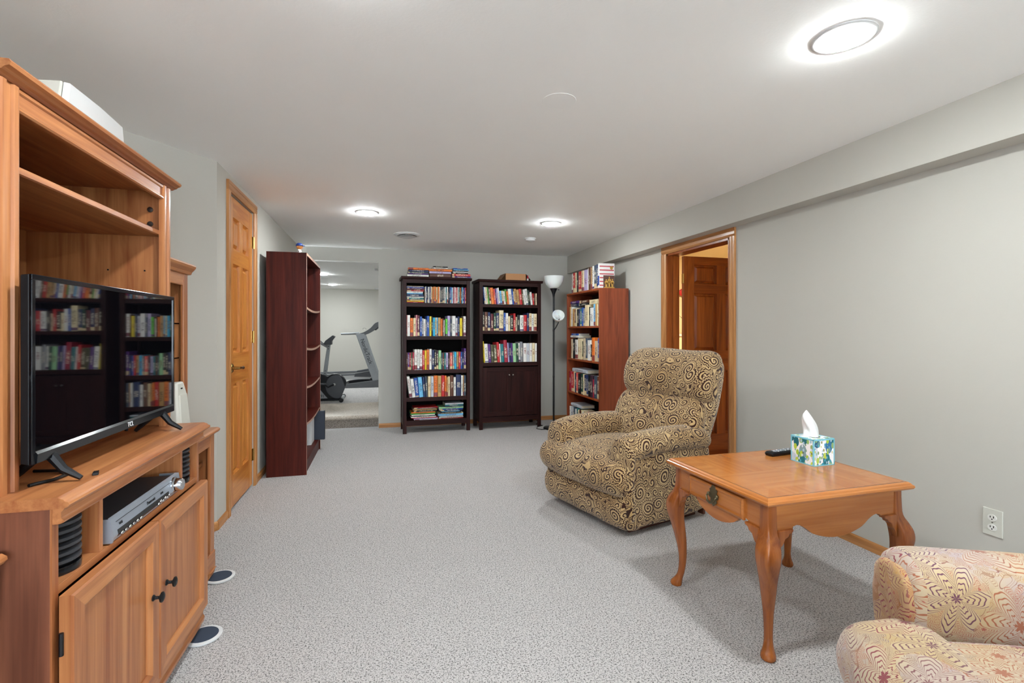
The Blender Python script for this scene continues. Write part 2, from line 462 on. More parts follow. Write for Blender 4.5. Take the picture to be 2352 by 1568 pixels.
M['card'] = plain('cardboard', '#b8865c', .8)
M['cardin'] = plain('cardboard_inside', '#7a5436', .85)
M['red'] = plain('red_paint', '#b3202a', .5)
M['green'] = plain('leaf_green', '#1d4a2c', .6)
M['glass_w'] = NT('frosted_white_glass').set(col=H('#ececea'), rough=.35, sss=.2).m
M['lens'] = mk_emit('recessed_lens', (.905,.97,.985,1), LAMP)
M['lens_g'] = mk_emit('gym_lens', (.905,.97,.985,1), LAMP*1.4)
M['lens_w'] = mk_emit('side_room_lens', (1.0,.80,.56,1), 420)
M['tissue'] = plain('tissue_paper', '#d9d9d8', .9, 0, .02)
M['leafprint'] = mk_leafprint('leaf_print')
M['aqua'] = plain('aqua_card', '#7cc3d6', .45)
M['yellow'] = plain('yellow_cable', '#d8c04a', .5)
M['text_dk'] = plain('dark_print', '#16181c', .5)
M['text_lt'] = plain('light_print', '#d9dde2', .4)
M['dkbrown'] = plain('dark_stained_wood', '#4a2415', .5)
M['glass'] = NT('clear_glass').set(col=(1,1,1,1), rough=.0, trans=1.0, ior=1.45).m
M['rubber'] = plain('black_rubber', '#1c1c1e', .8)
M['mat_grey'] = plain('grey_vent', '#8e8d88', .6)

# ------------------------------------------------------------------ room shell
CH = 2.2
XR, XBEAM = 2.56, 2.44
XL, YC = -0.95, 3.29            # wall with the six-panel door, and where the diagonal wall starts
YB = 6.25                        # back wall
XO = -1.38                       # wall behind the media unit
YD = YC-0.55
REAR = -4.0
struct('floor', B(-1.6, 2.72, REAR-.1, 6.36, -.1, 0), M['carpet'])
struct('ceiling', B(-1.6, 2.72, REAR-.1, 6.45, CH, CH+.1), M['ceil'])
# right wall with the doorway
DY0, DY1, DZ = 3.183, 4.039, 1.90
w = MB()
w.box(XR, XR+.12, REAR, DY0, 0, CH).box(XR, XR+.12, DY1, YB, 0, CH).box(XR, XR+.12, DY0, DY1, DZ, CH)
struct('wall_right', w, M['wall'])
struct('wall_soffit', B(XBEAM, XR, REAR, YB, 1.965, CH), M['wall'])
# left wall with the closed door (door stands in front of a recess)
D1Y0, D1Y1, D1Z = 3.535, 4.15, 2.09
w = MB()
w.box(XL-.12, XL, YC, D1Y0, 0, CH).box(XL-.12, XL, D1Y1, YB, 0, CH).box(XL-.12, XL, D1Y0, D1Y1, D1Z, CH)
struct('wall_left', w, M['wall'])
struct('wall_diagonal', MB().prism([(XL,YC),(XO,YD),(XO-.12,YD),(XL-.12,YC+.02)], 0, CH, 'z'), M['wall'])
struct('wall_media', B(XO-.12, XO, REAR, YD, 0, CH), M['wall'])
# back wall, opening to the exercise room on its left
w = MB(); w.box(0.01, XR, YB, YB+.12, 0, CH)
struct('wall_back', w, M['wall'])
w = MB(); w.box(XL, 0.01, YB+.04, YB+.14, 2.04, CH).box(-.035, 0.01, YB+.04, YB+.14, 0, 2.04)
struct('wall_header', w, M['wall'])
# rear wall with two unseen windows, added as fill from behind the camera
w = MB()
xs = [XO, FILL_WINDOWS[0][0], FILL_WINDOWS[0][1], FILL_WINDOWS[1][0], FILL_WINDOWS[1][1], XR]
w.box(XO, XR, REAR-.12, REAR, 0, .55).box(XO, XR, REAR-.12, REAR, 1.95, CH)
for a, b in ((xs[0],xs[1]),(xs[2],xs[3]),(xs[4],xs[5])): w.box(a, b, REAR-.12, REAR, .55, 1.95)
struct('wall_rear', w, M['wall'])
for i, (a, b) in enumerate(FILL_WINDOWS):
    f = MB()
    f.box(a,b,REAR-.1,REAR-.02,.55,.6).box(a,b,REAR-.1,REAR-.02,1.9,1.95).box(a,a+.05,REAR-.1,REAR-.02,.6,1.9).box(b-.05,b,REAR-.1,REAR-.02,.6,1.9)
    m_ = (a+b)/2; f.box(m_-.02,m_+.02,REAR-.09,REAR-.03,.6,1.9)
    struct('window_%d' % (i+1), f, M['white_paint'])

def base_prof(): return [(0,0),(.012,0),(.012,.038),(.009,.046),(.004,.052),(0,.052)]
def baseboard(name, p0, p1, nrm, m):
    """oak strip from p0 to p1 whose face looks along nrm"""
    d = Vector((p1[0]-p0[0], p1[1]-p0[1], 0)); L = d.length; d.normalize()
    n = Vector((nrm[0], nrm[1], 0)).normalized()
    rings = [[(p[0]+n.x*q[0], p[1]+n.y*q[0], q[1]) for q in base_prof()] for p in (p0, p1)]
    return struct(name, MB().loft(rings), m)
baseboard('baseboard_right', (XR, REAR), (XR, 3.112), (-1,0), M['oak_y'])
baseboard('baseboard_right_far', (XR, 4.135), (XR, YB), (-1,0), M['oak_y'])
baseboard('baseboard_back', (-.03, YB), (XR, YB), (0,-1), M['oak_x'])
baseboard('baseboard_left', (XL, 4.232), (XL, YB), (1,0), M['oak_y'])
baseboard('baseboard_left_near', (XL, YC-.002), (XL, 3.478), (1,0), M['oak_y'])
baseboard('baseboard_diagonal', (XO, YD), (XL, YC), (.55,-.43), M['oak_y'])

def casing(name, y0, y1, zt, x, side, mz, my, w=.055, t=.016):
    """door casing in a wall that runs along Y; side = direction it stands proud of the wall"""
    r = tag(bpy.data.objects.new(name, None), kind='structure'); scene.collection.objects.link(r)
    x1 = x+side*t; x2 = x+side*t*.55
    def leg(a, b):                       # a = inner edge, b = outer edge
        q = [(x,a),(x2,a),(x1,a+(b-a)*.25),(x1,a+(b-a)*.55),(x1*.6+x2*.4,a+(b-a)*.62),(x1,a+(b-a)*.7),(x1,b),(x,b)]
        return MB().prism(q, 0, zt, 'z')
    part('jamb_casing', leg(y0, y0-w), mz, r); part('jamb_casing', leg(y1, y1+w), mz, r)
    q = [(x,zt),(x2,zt),(x1,zt+w*.25),(x1,zt+w*.55),(x1*.6+x2*.4,zt+w*.62),(x1,zt+w*.7),(x1,zt+w+.001),(x,zt+w+.001)]
    part('head_casing', MB().prism(q, y0-w, y1+w, 'y'), my, r)
    return r
casing('trim_1', D1Y0, D1Y1, D1Z, XL, 1, M['oak_z'], M['oak_y'], .062)
casing('trim_2', DY0, DY1, DZ, XR, -1, M['oak_z'], M['oak_y'], .068)
# jambs of the right doorway
w = tag(bpy.data.objects.new('trim_3', None), kind='structure'); scene.collection.objects.link(w)
for a, b in ((DY0, DY0+.018), (DY1-.018, DY1)):
    part('jamb', B(XR-.002, XR+.122, a, b, 0, DZ), M['dpine_z'], w)
    s_ = -1 if a > 3.6 else 1
    part('door_stop', B(XR+.05, XR+.085, (a if s_ < 0 else b), (a if s_ < 0 else b)+s_*.012, 0, DZ-.018), M['dpine_z'], w)
part('head_jamb', B(XR-.002, XR+.122, DY0, DY1, DZ-.018, DZ), M['dpine_x'], w)

def six_panel_door(root, W, Ht, T, mz, mx, rows=((.115,.72),(.90,1.55),(1.655,1.90)), both=True):
    """local: x 0..W along the door, y 0..-T thickness (front at y=-T), z up"""
    st = .105*W/.6; mid = .075*W/.6
    if W > .7: st, mid = .11, .10
    xs = [st, (W-mid)/2, (W+mid)/2, W-st]
    def pane(n, bx, m): part(n, bx, m, root, .002)
    pane('stile', B(0, st, -T, 0, 0, Ht), mz); pane('stile', B(W-st, W, -T, 0, 0, Ht), mz)
    zs = [0]+[v for r_ in rows for v in r_]+[Ht]
    for i in range(0, len(zs), 2): pane('rail', B(st, W-st, -T, 0, zs[i], zs[i+1]), mx)
    for (z0, z1) in rows: pane('mullion', B(xs[1], xs[2], -T, 0, z0, z1), mz)
    for (z0, z1) in rows:
        for (a, b) in ((xs[0], xs[1]), (xs[2], xs[3])):
            m = MB()
            e, g = .016, .034
            def rect(i, y): return [(a+i,y,z0+i),(b-i,y,z0+i),(b-i,y,z1-i),(a+i,y,z1-i)]
            rr = [rect(0,-T+.003), rect(.009,-T+.019), rect(e,-T+.021), rect(g,-T+.006)]
            v = [p for q in rr for p in q]; fs = []
            for k in range(3):
                for i in range(4): fs.append((k*4+i, k*4+(i+1)%4, k*4+4+(i+1)%4, k*4+4+i))
            fs.append((12,13,14,15))
            b0 = len(v); v += rect(0,-.004); fs.append((b0+3,b0+2,b0+1,b0))
            for i in range(4): fs.append((b0+i, b0+(i+1)%4, (i+1)%4, i))
            m.add(v, fs); part('panel', m, mz, root)
# closed pine door in the left wall
r = tag(bpy.data.objects.new('door_1', None), kind='structure'); scene.collection.objects.link(r)
r['label'] = 'closed six-panel pine door with a brass lever'
r.location = (XL-.04, D1Y0+.004, .018); r.rotation_euler = (0,0,PI/2)
six_panel_door(r, D1Y1-D1Y0-.008, 2.062, .034, M['pine_z'], M['pine_x'], ((.21,.82),(1.02,1.62),(1.72,1.93)))
h = part('door_handle', MB().lathe([(.031,0),(.031,-.004),(.026,-.009),(.012,-.012),(.010,-.04),(.009,-.05)], (.066,-.034,.925), 18, 'y'), M['brass'], r, smooth=True, label='polished brass lever')
part('lever', MB().tube([(.066,-.080,.925),(.09,-.083,.926),(.13,-.082,.922),(.165,-.078,.92)], [.009,.008,.0085,.009], 10), M['brass'], h, smooth=True)
part('lever_tip', MB().ball((.170,-.078,.92), .011,.011,.011), M['black'], h, smooth=True)
for z in (.18, 1.08, 1.80):
    W_ = D1Y1-D1Y0-.008
    part('hinge', MB().lathe([(.007,0),(.007,.09)], (W_+.006,-.042,z), 10).box(W_-.02, W_+.004, -.0375, -.034, z, z+.09), M['brass'], r)
struct('wall_closet_back', B(XL-.13, XL-.085, D1Y0-.02, D1Y1+.02, 0, D1Z+.02), M['dkbrown'])
# open door of the right doorway, swung into the next room
r = tag(bpy.data.objects.new('door_2', None), kind='structure'); scene.collection.objects.link(r)
r['label'] = 'open six-panel wooden door swung into the warm-lit room'
r.location = (XR+.164, 4.045, .012); r.rotation_euler = (0,0,R(1.0))
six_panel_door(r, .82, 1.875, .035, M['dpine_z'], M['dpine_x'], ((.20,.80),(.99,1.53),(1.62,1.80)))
for z in (.2, .92, 1.62):
    part('hinge', MB().lathe([(.007,0),(.007,.09)], (-.010,-.040,z), 10).box(-.006, .0, -.034, -.006, z, z+.09), M['brass'], r)

# next room beyond the doorway
struct('floor_next_room', B(XR+.12, 5.2, 2.2, 6.2, -.1, 0), M['carpet2'])
struct('ceiling_next_room', B(XR+.12, 5.2, 2.2, 6.2, CH, CH+.1), M['cream_wall'])
struct('wall_next_room_far', B(XR+.12, 5.2, 6.1, 6.2, 0, CH), M['cream_wall'])
struct('wall_next_room_side', B(5.1, 5.2, 2.2, 6.1, 0, CH), M['cream_wall'])
struct('wall_next_room_near', B(XR+.12, 5.2, 2.1, 2.2, 0, CH), M['cream_wall'])
# exercise room: carpeted step up, floor and walls
GF = .15
GX0, GX1, GY1 = -3.2, 1.8, 12.45
st = MB()
yy = [(0,0),(0,.105)]
for k in range(7): a = PI*k/6; yy.append((.0-.018*math.sin(a), .105+.0225*(1-math.cos(a))))
q = [(6.352,0),(6.352,.1)]+[(6.345-.02*math.sin(PI*k/6), .1+.025*(1-math.cos(PI*k/6))) for k in range(7)]+[(7.45,.15),(7.45,0)]
st.prism(q, XL, .03, 'x')
struct('floor_step', st, M['carpet2'])
M['riser'] = mk_carpet('dark_fleck_riser_carpet', '#8f867d', '#6f675f', '#3b352f')
struct('floor_step_riser', B(XL+.001, .01, 6.342, 6.352, 0, .102), M['riser'])
struct('floor_exercise_room', MB().box(GX0, GX1, 7.45, GY1, 0, GF).box(GX0, XL, 6.45, 7.45, 0, GF).box(.03, GX1, 6.45, 7.45, 0, GF), M['carpet'])
struct('floor_ledge', MB().prism([(7.1,GF),(7.1,GF+.10),(7.12,GF+.13),(7.5,GF+.13),(7.5,GF)], -.045, .6, 'x'), M['carpet2'])
struct('ceiling_exercise_room', B(GX0, GX1, 6.45, GY1, CH, CH+.1), M['ceil'])
struct('wall_exercise_far', B(GX0, GX1, GY1, GY1+.1, 0, CH), M['wall'])
struct('wall_exercise_left', B(GX0-.1, GX0, 6.4, GY1, 0, CH), M['wall'])
struct('wall_exercise_right', B(GX1, GX1+.1, 6.4, GY1, 0, CH), M['wall'])
struct('wall_exercise_near_left', B(GX0, XL, 6.40, 6.45, 0, CH), M['wall'])
struct('wall_exercise_near_right', B(.03, GX1, 6.40, 6.45, 0, CH), M['wall'])

# ------------------------------------------------------------------ ceiling fittings
def recessed(x, y, z, label, mat, r=.078):
    t = thing('recessed_light', (x, y, z), 0, label, 'ceiling light', 'recessed ceiling lights')
    part('trim_ring', MB().lathe([(r+.020,0),(r+.020,-.003),(r+.012,-.006),(r,-.006),(r,0)], n=32), M['whitep'], t, smooth=True)
    part('lens', MB().lathe([(r,-.0055),(r*.97,-.010),(r*.85,-.0145),(r*.5,-.0178),(.002,-.0188)], n=32), mat, t, smooth=True, label='glowing white lens')
LX0, LX1, LY0, LY1 = -.118, 1.54, 1.342, 4.365
recessed(LX0, LY1, CH, 'lit recessed ceiling light nearer the pine door wall, in front of the round vent', M['lens'])
recessed(LX1, LY1, CH, 'lit recessed ceiling light close to the small round smoke detector', M['lens'])
recessed(LX1, LY0, CH, 'lit recessed ceiling light above the oak end table', M['lens'])
recessed(LX0, LY0, CH, 'lit recessed ceiling light in front of the wooden media unit', M['lens'])
recessed(LX0, -1.68, CH, 'recessed ceiling light by the windows on the media unit side', M['lens'])
recessed(LX1, -1.68, CH, 'recessed ceiling light by the windows on the outlet wall side', M['lens'])
recessed(-1.0, 9.28, CH, 'lit recessed ceiling light in the exercise room, above the treadmill deck', M['lens_g'])
recessed(-1.03, 11.3, CH, 'lit recessed ceiling light near the far wall of the exercise room', M['lens_g'])
recessed(.6, 9.28, CH, 'recessed ceiling light in the exercise room past the treadmill console', M['lens_g'])
recessed(3.9, 4.6, CH, 'warm recessed ceiling light in the room behind the open door', M['lens_w'])
t = MB().lathe([(.075,0),(.074,-.0012),(.002,-.0015)], n=32).build('ceiling_cover_plate', M['ceil'], smooth=True)
t.location = (.756, 2.036, CH); tag(t, 'flat round blank cover plate painted like the ceiling', 'cover plate')
t = thing('ceiling_vent', (.26, 5.252, CH), 0, 'white round ceiling air vent with stepped rings', 'vent')
part('flange', MB().lathe([(.14,0),(.14,-.006),(.125,-.016),(.10,-.018),(.095,-.002)], n=32), M['whitep'], t, smooth=True)
part('throat', MB().lathe([(.099,-.001),(.099,-.003),(.002,-.003)], n=32), M['black'], t)
for r0, z0 in ((.088,-.026),(.060,-.036)):
    part('cone_ring', MB().lathe([(r0,z0+.004),(r0+.004,z0),(r0-.02,z0-.003),(r0-.035,z0+.006),(r0-.02,z0+.002)], n=32), M['whitep'], t, smooth=True)
part('cone_stem', MB().lathe([(.018,-.001),(.018,-.030)], n=16), M['whitep'], t)
t = thing('smoke_detector', (1.57, 5.128, CH), 0, 'small white round smoke detector on the ceiling', 'smoke detector')
part('base_plate', MB().lathe([(.062,0),(.062,-.008),(.058,-.010)], n=28), M['whitep'], t, smooth=True)
part('cover', MB().lathe([(.055,-.009),(.053,-.026),(.045,-.033),(.002,-.035)], n=28), M['whitep'], t, smooth=True)
for x, y, l in ((-.055,8.275,'small white disc on the exercise room ceiling close to the opening'),(-.09,12.05,'small white disc on the exercise room ceiling by its far wall')):
    t = MB().lathe([(.06,0),(.06,-.012),(.05,-.03),(.002,-.033)], n=20).build('ceiling_disc', M['whitep'], smooth=True); t.location = (x,y,CH)
    tag(t, l, 'smoke detector', 'exercise room ceiling discs')
# outlet on the right wall and switch on the back wall
t = thing('wall_outlet', (XR, 1.519, .36), 0, 'white duplex outlet with plate on the right wall', 'outlet')
part('plate', B(-.006,0,-.036,.036,-.058,.058), M['offwhite'], t, .002)
for z in (-.021,.021):
    f = part('receptacle', MB().prism([(.0165*math.cos(a)*(1 if True else 1), z+.0145*math.sin(a)) for a in [2*PI*k/20 for k in range(20)]], -.0085, -.005, 'x'), M['white_paint'], t)
    part('slot', B(-.0092,-.008,-.0075,-.0045,z-.001,z+.008), M['black'], f); part('slot', B(-.0092,-.008,.0045,.0075,z-.001,z+.007), M['black'], f)
    part('ground_hole', B(-.0092,-.008,-.002,.002,z-.009,z-.004), M['black'], f)
part('screw', MB().lathe([(.003,-.0072),(.003,-.005)], n=10, axis='x'), M['nickel'], t)
t = thing('light_switch', (.21, YB, 1.155), 0, 'plain painted switch plate on the back wall beside the open dark bookcase', 'switch')
part('plate', B(-.035,.035,-.005,0,-.057,.057), M['wall'], t, .002)
part('toggle', B(-.004,.004,-.014,-.004,-.004,.010), M['offwhite'], t)

# ------------------------------------------------------------------ media unit (base cabinet with hutch)
EX0 = -1.26                     # back of the unit
ec = thing('entertainment_center', (-.70, 1.745, 0), 0, 'cherry laminate media unit holding the flat television', 'media unit')
def L(x0,x1,y0,y1,z0,z1): return B(x0+.70, x1+.70, y0-1.745, y1-1.745, z0, z1)     # world -> unit coordinates
def LY(prof, y0, y1): return MB().prism([(a+.70,b) for a, b in prof], y0-1.745, y1-1.745, 'y')
Y0, Y1 = 1.30, 2.195
ZB = .825
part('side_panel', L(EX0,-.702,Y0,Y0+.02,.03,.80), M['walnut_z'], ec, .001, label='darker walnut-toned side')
part('side_panel', L(EX0,-.702,Y1-.02,Y1,.03,.80), M['cher_z'], ec, .001)
part('back_panel', L(EX0,EX0+.01,Y0+.02,Y1-.02,.06,.80), M['cher_z'], ec)
part('cubby_floor', L(EX0+.01,-.70,Y0+.02,Y1-.02,.598,.618), M['cher_y'], ec, .001)
part('cabinet_floor', L(EX0+.01,-.72,Y0+.02,Y1-.02,.06,.08), M['cher_y'], ec)
for y in (1.505, 2.035): part('divider', L(EX0+.01,-.702,y-.008,y+.008,.618,.80), M['cher_z'], ec, .001)
for y in (Y0, Y1-.022): part('front_stile', L(-.702,-.698,y,y+.022,.08,.80), M['cher_z'], ec)
# top board with ogee edge and apron moulding below it
tp = [(EX0,.800),(-.672,.800),(-.664,.803),(-.660,.808),(-.662,.813),(-.668,.815),(-.672,.820),(-.678,.8225),(-.684,.825),(EX0,.825)]
part('top_board', LY(tp, Y0-.012, Y1+.012), M['cher_y'], ec)
ap = [(-.70,.763),(-.684,.763),(-.677,.766),(-.676,.770),(-.680,.774),(-.682,.777),(-.682,.789),(-.678,.793),(-.676,.797),(-.678,.800),(-.70,.800)]
part('apron_moulding', LY(ap, Y0+.001, Y1-.001), M['cher_y'], ec)
# plinth and feet
pl = [(-.705,.045),(-.678,.045),(-.676,.06),(-.682,.07),(-.682,.085),(-.676,.095),(-.705,.095)]
part('plinth', LY(pl, Y0+.002, Y1-.002), M['cher_y'], ec)
def foot_b(y0, y1):
    return LY([(-.74,.0125),(-.700,.0125),(-.690,.022),(-.688,.035),(-.678,.05),(-.74,.05)], y0, y1)
for y in (Y0+.005, Y1-.105): part('bracket_foot', foot_b(y, y+.10), M['cher_y'], ec)
for y in (Y0+.005, Y1-.105): part('bracket_foot', L(EX0+.02,EX0+.07,y,y+.10,.012,.06), M['cher_y'], ec)
def cab_door(y0, y1, z0, z1, knob_y):
    xf, xb, s, b_ = -.664, -.690, .058, .012
    d = bpy.data.objects.new('cabinet_door', None); scene.collection.objects.link(d); d.parent = ec
    # four mitred frame members
    def member(p, q, ax):
        m = MB(); m.add([*p, *q], [(0,1,2,3),(7,6,5,4),(0,4,5,1),(1,5,6,2),(2,6,7,3),(3,7,4,0)]); return m
    def fr(i, x): return [(x+.70,y0+i-1.745,z0+i),(x+.70,y1-i-1.745,z0+i),(x+.70,y1-i-1.745,z1-i),(x+.70,y0+i-1.745,z1-i)]
    rings = [fr(0,xb), fr(0,xf-.004), fr(.005,xf), fr(s-b_,xf), fr(s,xf-.010), fr(s,xb)]
    for k in range(4):
        j = (k+1) % 4
        m = MB(); v = []
        for rg in rings: v += [rg[k], rg[j]]
        fs = [(2*i, 2*i+1, 2*i+3, 2*i+2) for i in range(5)]+[(10,11,1,0)]
        fs += [[0,2,4,6,8,10][::-1],[1,3,5,7,9,11]]
        m.add(v, fs)
        part('stile' if k in (1,3) else 'rail', m, M['cher_z'] if k in (1,3) else M['cher_y'], d)
    part('panel', L(-.686,-.678,y0+s-.002,y1-s+.002,z0+s-.002,z1-s+.002), M['cher_z'], d)
    kx = xf+.70
    part('knob', MB().lathe([(.009,0),(.009,.003),(.005,.006),(.0045,.016),(.009,.019),(.015,.022),(.0155,.026),(.010,.029),(.002,.030)], (kx,knob_y-1.745,.385), 18, 'x'), M['blackm'], d, smooth=True, label='dark round metal knob')
    hy = y0-.004 if knob_y > (y0+y1)/2 else y1+.004
    for z in (.18, .47): part('hinge', MB().lathe([(.0045,z),(.0045,z+.05)], (xb+.006+.70,hy-1.745,0), 8), M['blackm'], d)
cab_door(1.309, 1.752, .105, .600, 1.705)
cab_door(1.757, 2.192, .105, .600, 1.800)
# hutch
HX, HT = -.80, 1.775
hz0 = ZB
def post(y0, y1):
    n = MB(); w_ = y1-y0
    q = [(HX-.018,y0),(HX-.002,y0),(HX,y0+.006),(HX,y0+w_*.3),(HX-.006,y0+w_*.36),(HX-.006,y0+w_*.64),(HX,y0+w_*.7),(HX,y1-.006),(HX-.002,y1),(HX-.018,y1)]
    return n.prism([(a+.70,b-1.745) for a, b in q], hz0, 1.744, 'z')
part('hutch_post', post(1.318, 1.378), M['cher_z'], ec)
part('hutch_post', post(2.150, 2.212), M['cher_z'], ec)
part('hutch_side', L(EX0,HX-.018,1.322,1.340,hz0,1.74), M['cher_z'], ec)
part('hutch_side', L(EX0,HX-.018,2.190,2.208,hz0,1.74), M['cher_z'], ec)
hb = MB()
for a in ((1.34,1.50,hz0,1.70),(1.62,2.19,hz0,1.70),(1.50,1.62,1.46,1.70),(1.50,1.62,hz0,1.30)): hb.box(EX0+.70,EX0+.706,a[0]-1.745,a[1]-1.745,a[2],a[3])
part('hutch_back', hb, M['cher_z'], ec)
part('hutch_top', L(EX0,HX-.018,1.322,2.208,1.728,1.745), M['cher_y'], ec)
sf = [(EX0+.008,1.553),(HX-.022,1.553),(HX-.018,1.556),(HX-.018,1.570),(HX-.022,1.573),(EX0+.008,1.573)]
part('hutch_shelf', LY(sf, 1.342, 2.188), M['cher_y'], ec)
va = [(HX-.018,1.690),(HX-.006,1.690),(HX-.002,1.694),(HX-.002,1.699),(HX-.007,1.703),(HX-.007,1.731),(HX-.003,1.735),(HX-.003,1.742),(HX-.018,1.744)]
part('valance', LY(va, 1.378, 2.150), M['cher_y'], ec)
cr = [(EX0,1.7455),(HX-.002,1.7455),(HX+.004,1.750),(HX+.012,1.753),(HX+.016,1.758),(HX+.026,1.762),(HX+.029,1.769),(HX+.025,1.775),(EX0,1.775)]
part('crown_moulding', LY(cr, 1.300, 2.235), M['cher_y'], ec)
for y, z in ((2.187,1.655),(2.187,1.60)):
    part('cam_cover', MB().lathe([(.010,0),(.010,-.004),(.002,-.0045)], (HX-.06+.70,y-1.745,z), 14, 'y'), M['nickel'], ec)
for x in (HX-.08, HX-.2): part('peg_hole', MB().lathe([(.003,0),(.003,-.002)], (x+.70,2.190-1.745,1.42), 8, 'y'), M['black'], ec)

# sliders under the feet
def slider(x, y, lab):
    t = thing('furniture_slider', (x, y, 0), 0, lab, 'slider', 'furniture sliders under the media cabinets')
    part('cup', MB().lathe([(.062,0),(.066,.004),(.066,.009),(.058,.0105),(.002,.0105)], n=28), M['whitep'], t, smooth=True)
    part('pad', MB().lathe([(.053,.0098),(.052,.0118),(.002,.0118)], n=28), M['navyrub'], t, smooth=True)
slider(-.668, 2.150, 'white slider disc with navy pad under the media unit foot')
slider(-.752, 2.645, 'white slider disc with navy pad under the tall side cabinet foot')

# side cabinets either side of the media unit
def pier(y0, y1, label, flip):
    cy = (y0+y1)/2
    t = thing('side_cabinet', (-.80, cy, 0), 0, label, 'side cabinet', 'narrow side cabinets of the media wall')
    def P_(x0,x1,a,b,z0,z1): return B(x0+.80,x1+.80,a-cy,b-cy,z0,z1)
    def PY(prof,a,b): return MB().prism([(p+.80,q) for p,q in prof],a-cy,b-cy,'y')
    part('side_panel', P_(EX0,-.80,y0+.02,y0+.036,.05,.69), M['cher_z'], t); part('side_panel', P_(EX0,-.80,y1-.036,y1-.02,.05,.69), M['cher_z'], t)
    part('back_panel', P_(EX0,EX0+.01,y0+.036,y1-.036,.05,.69), M['cher_z'], t)
    for z in (.13,.29,.42,.55): part('shelf', P_(EX0+.01,-.83,y0+.037,y1-.037,z-.008,z+.008), M['cher_y'], t)
    for a in (y0+.02, y1-.075): part('front_stile', P_(-.80,-.785,a,a+.055,.05,.69), M['cher_z'], t, .003)
    part('top_rail', P_(-.80,-.787,y0+.075,y1-.075,.64,.69), M['cher_y'], t); part('bottom_rail', P_(-.80,-.78,y0+.02,y1-.02,.05,.13), M['cher_y'], t, .004)
    part('top_board', PY([(EX0,.69),(-.785,.69),(-.772,.697),(-.765,.705),(-.766,.712),(-.775,.718),(EX0,.718)], y0, y1), M['cher_y'], t)
    for a in (y0+.03, y1-.11): part('bracket_foot', PY([(-.84,.012),(-.79,.012),(-.781,.024),(-.779,.04),(-.772,.05),(-.84,.05)], a, a+.08), M['cher_y'], t)
    for a in (y0+.03, y1-.11): part('bracket_foot', P_(EX0+.02,EX0+.06,a,a+.08,.0,.05), M['cher_y'], t)
    part('bracket_foot', P_(-.84,-.80,y0+.03,y0+.11,.0,.012), M['cher_y'], t)
    u0, u1, ux = y0+.035, y1-.06, -.885
    part('upper_side', P_(EX0,ux-.015,u0,u0+.016,.718,1.46), M['cher_z'], t); part('upper_side', P_(EX0,ux-.015,u1-.016,u1,.718,1.46), M['cher_z'], t)
    part('upper_back', P_(EX0,EX0+.008,u0+.016,u1-.016,.718,1.46), M['cher_z'], t)
    for a in (u0, u1-.05): part('upper_stile', P_(ux-.015,ux,a,a+.05,.718,1.455), M['cher_z'], t, .004)
    for z in (.90, 1.06, 1.22): part('glass_shelf', P_(EX0+.008,ux-.03,u0+.017,u1-.017,z,z+.006), M['glass'], t)
    part('upper_valance', P_(ux-.015,ux-.003,u0+.05,u1-.05,1.40,1.455), M['cher_y'], t, .003)
    part('upper_crown', PY([(EX0,1.46),(ux-.015,1.452),(ux+.008,1.455),(ux+.012,1.466),(ux+.026,1.482),(ux+.030,1.492),(ux+.026,1.50),(EX0,1.50)], u0-.015, u1+.018), M['cher_y'], t)
pier(2.245, 2.70, 'narrow cherry side cabinet between the media unit and the diagonal wall', 1)
pier(.825, 1.280, 'narrow cherry side cabinet on the window side of the media unit', 0)

# television
tv = thing('television', (-.765, 1.728, ZB), 0, 'flat black television on splayed feet in the media unit', 'television')
ty0, ty1, tz0, tz1 = -.380, .408, .060, .492
part('back_shell', MB().prism([(-.018,tz0+.004),(-.002,tz0),(-.002,tz1),(-.016,tz1-.002),(-.018,tz1-.004)], ty0, ty1, 'y'), M['black'], tv, .002)
part('rear_housing', MB().loft([[(-.018,-.30,.08),(-.018,.30,.08),(-.018,.30,.34),(-.018,-.30,.34)],[(-.075,-.27,.10),(-.075,.27,.10),(-.075,.27,.30),(-.075,-.27,.30)]]), M['black'], tv)
bz = MB(); b_ = .012
bz.box(-.002,.004,ty0,ty1,tz1-b_,tz1).box(-.002,.004,ty0,ty0+b_,tz0,tz1-b_).box(-.002,.004,ty1-b_,ty1,tz0,tz1-b_)
part('bezel', bz, M['bezel'], tv, .001)
part('lower_bezel', MB().prism([(-.002,tz0),(.006,tz0+.001),(.008,tz0+.022),(.003,tz0+.028),(-.002,tz0+.028)], ty0+b_, ty1-b_, 'y'), M['bezel'], tv)
part('screen', B(-.002,.001,ty0+b_,ty1-b_,tz0+.028,tz1-b_), M['screen'], tv, label='glossy black screen mirroring the bookcases')
text_part('TCL', .020, M['text_lt'], tv, Matrix.Translation((.0085,.06,tz0+.0125)) @ Matrix.Rotation(PI/2,4,'Z') @ Matrix.Rotation(PI/2,4,'X'))
part('status_light', B(-.002,.005,.045,.053,tz0-.006,tz0+.001), M['bezel'], tv)
for s, y in ((1,-.305),(1,.315)):
    for ex in (.060,-.085):
        part('stand_foot', MB().tube([(-.012,y,.075),(-.012+ex*.25,y,.060),(-.012+ex*.6,y,.030),(ex,y,.0065)], [.013,.012,.010,.006], 8), M['black'], tv, smooth=True)
cb = MB().tube([(-.86,1.53,.8295),(-.80,1.52,.8295),(-.76,1.475,.8295),(-.765,1.43,.8295),(-.785,1.40,.8295),(-.79,1.388,.8295)], .004, 8).build('power_cable', M['black'], smooth=True)
tag(cb, 'thin black cable looping under the television on the media unit', 'cable')
t = MB().tube([(-.83,1.395,.96),(-.828,1.385,.985),(-.826,1.40,1.01),(-.84,1.43,1.02)], .005, 8).build('yellow_cable', M['yellow'], smooth=True)
tag(t, 'short yellow cable loop behind the television edge', 'cable')
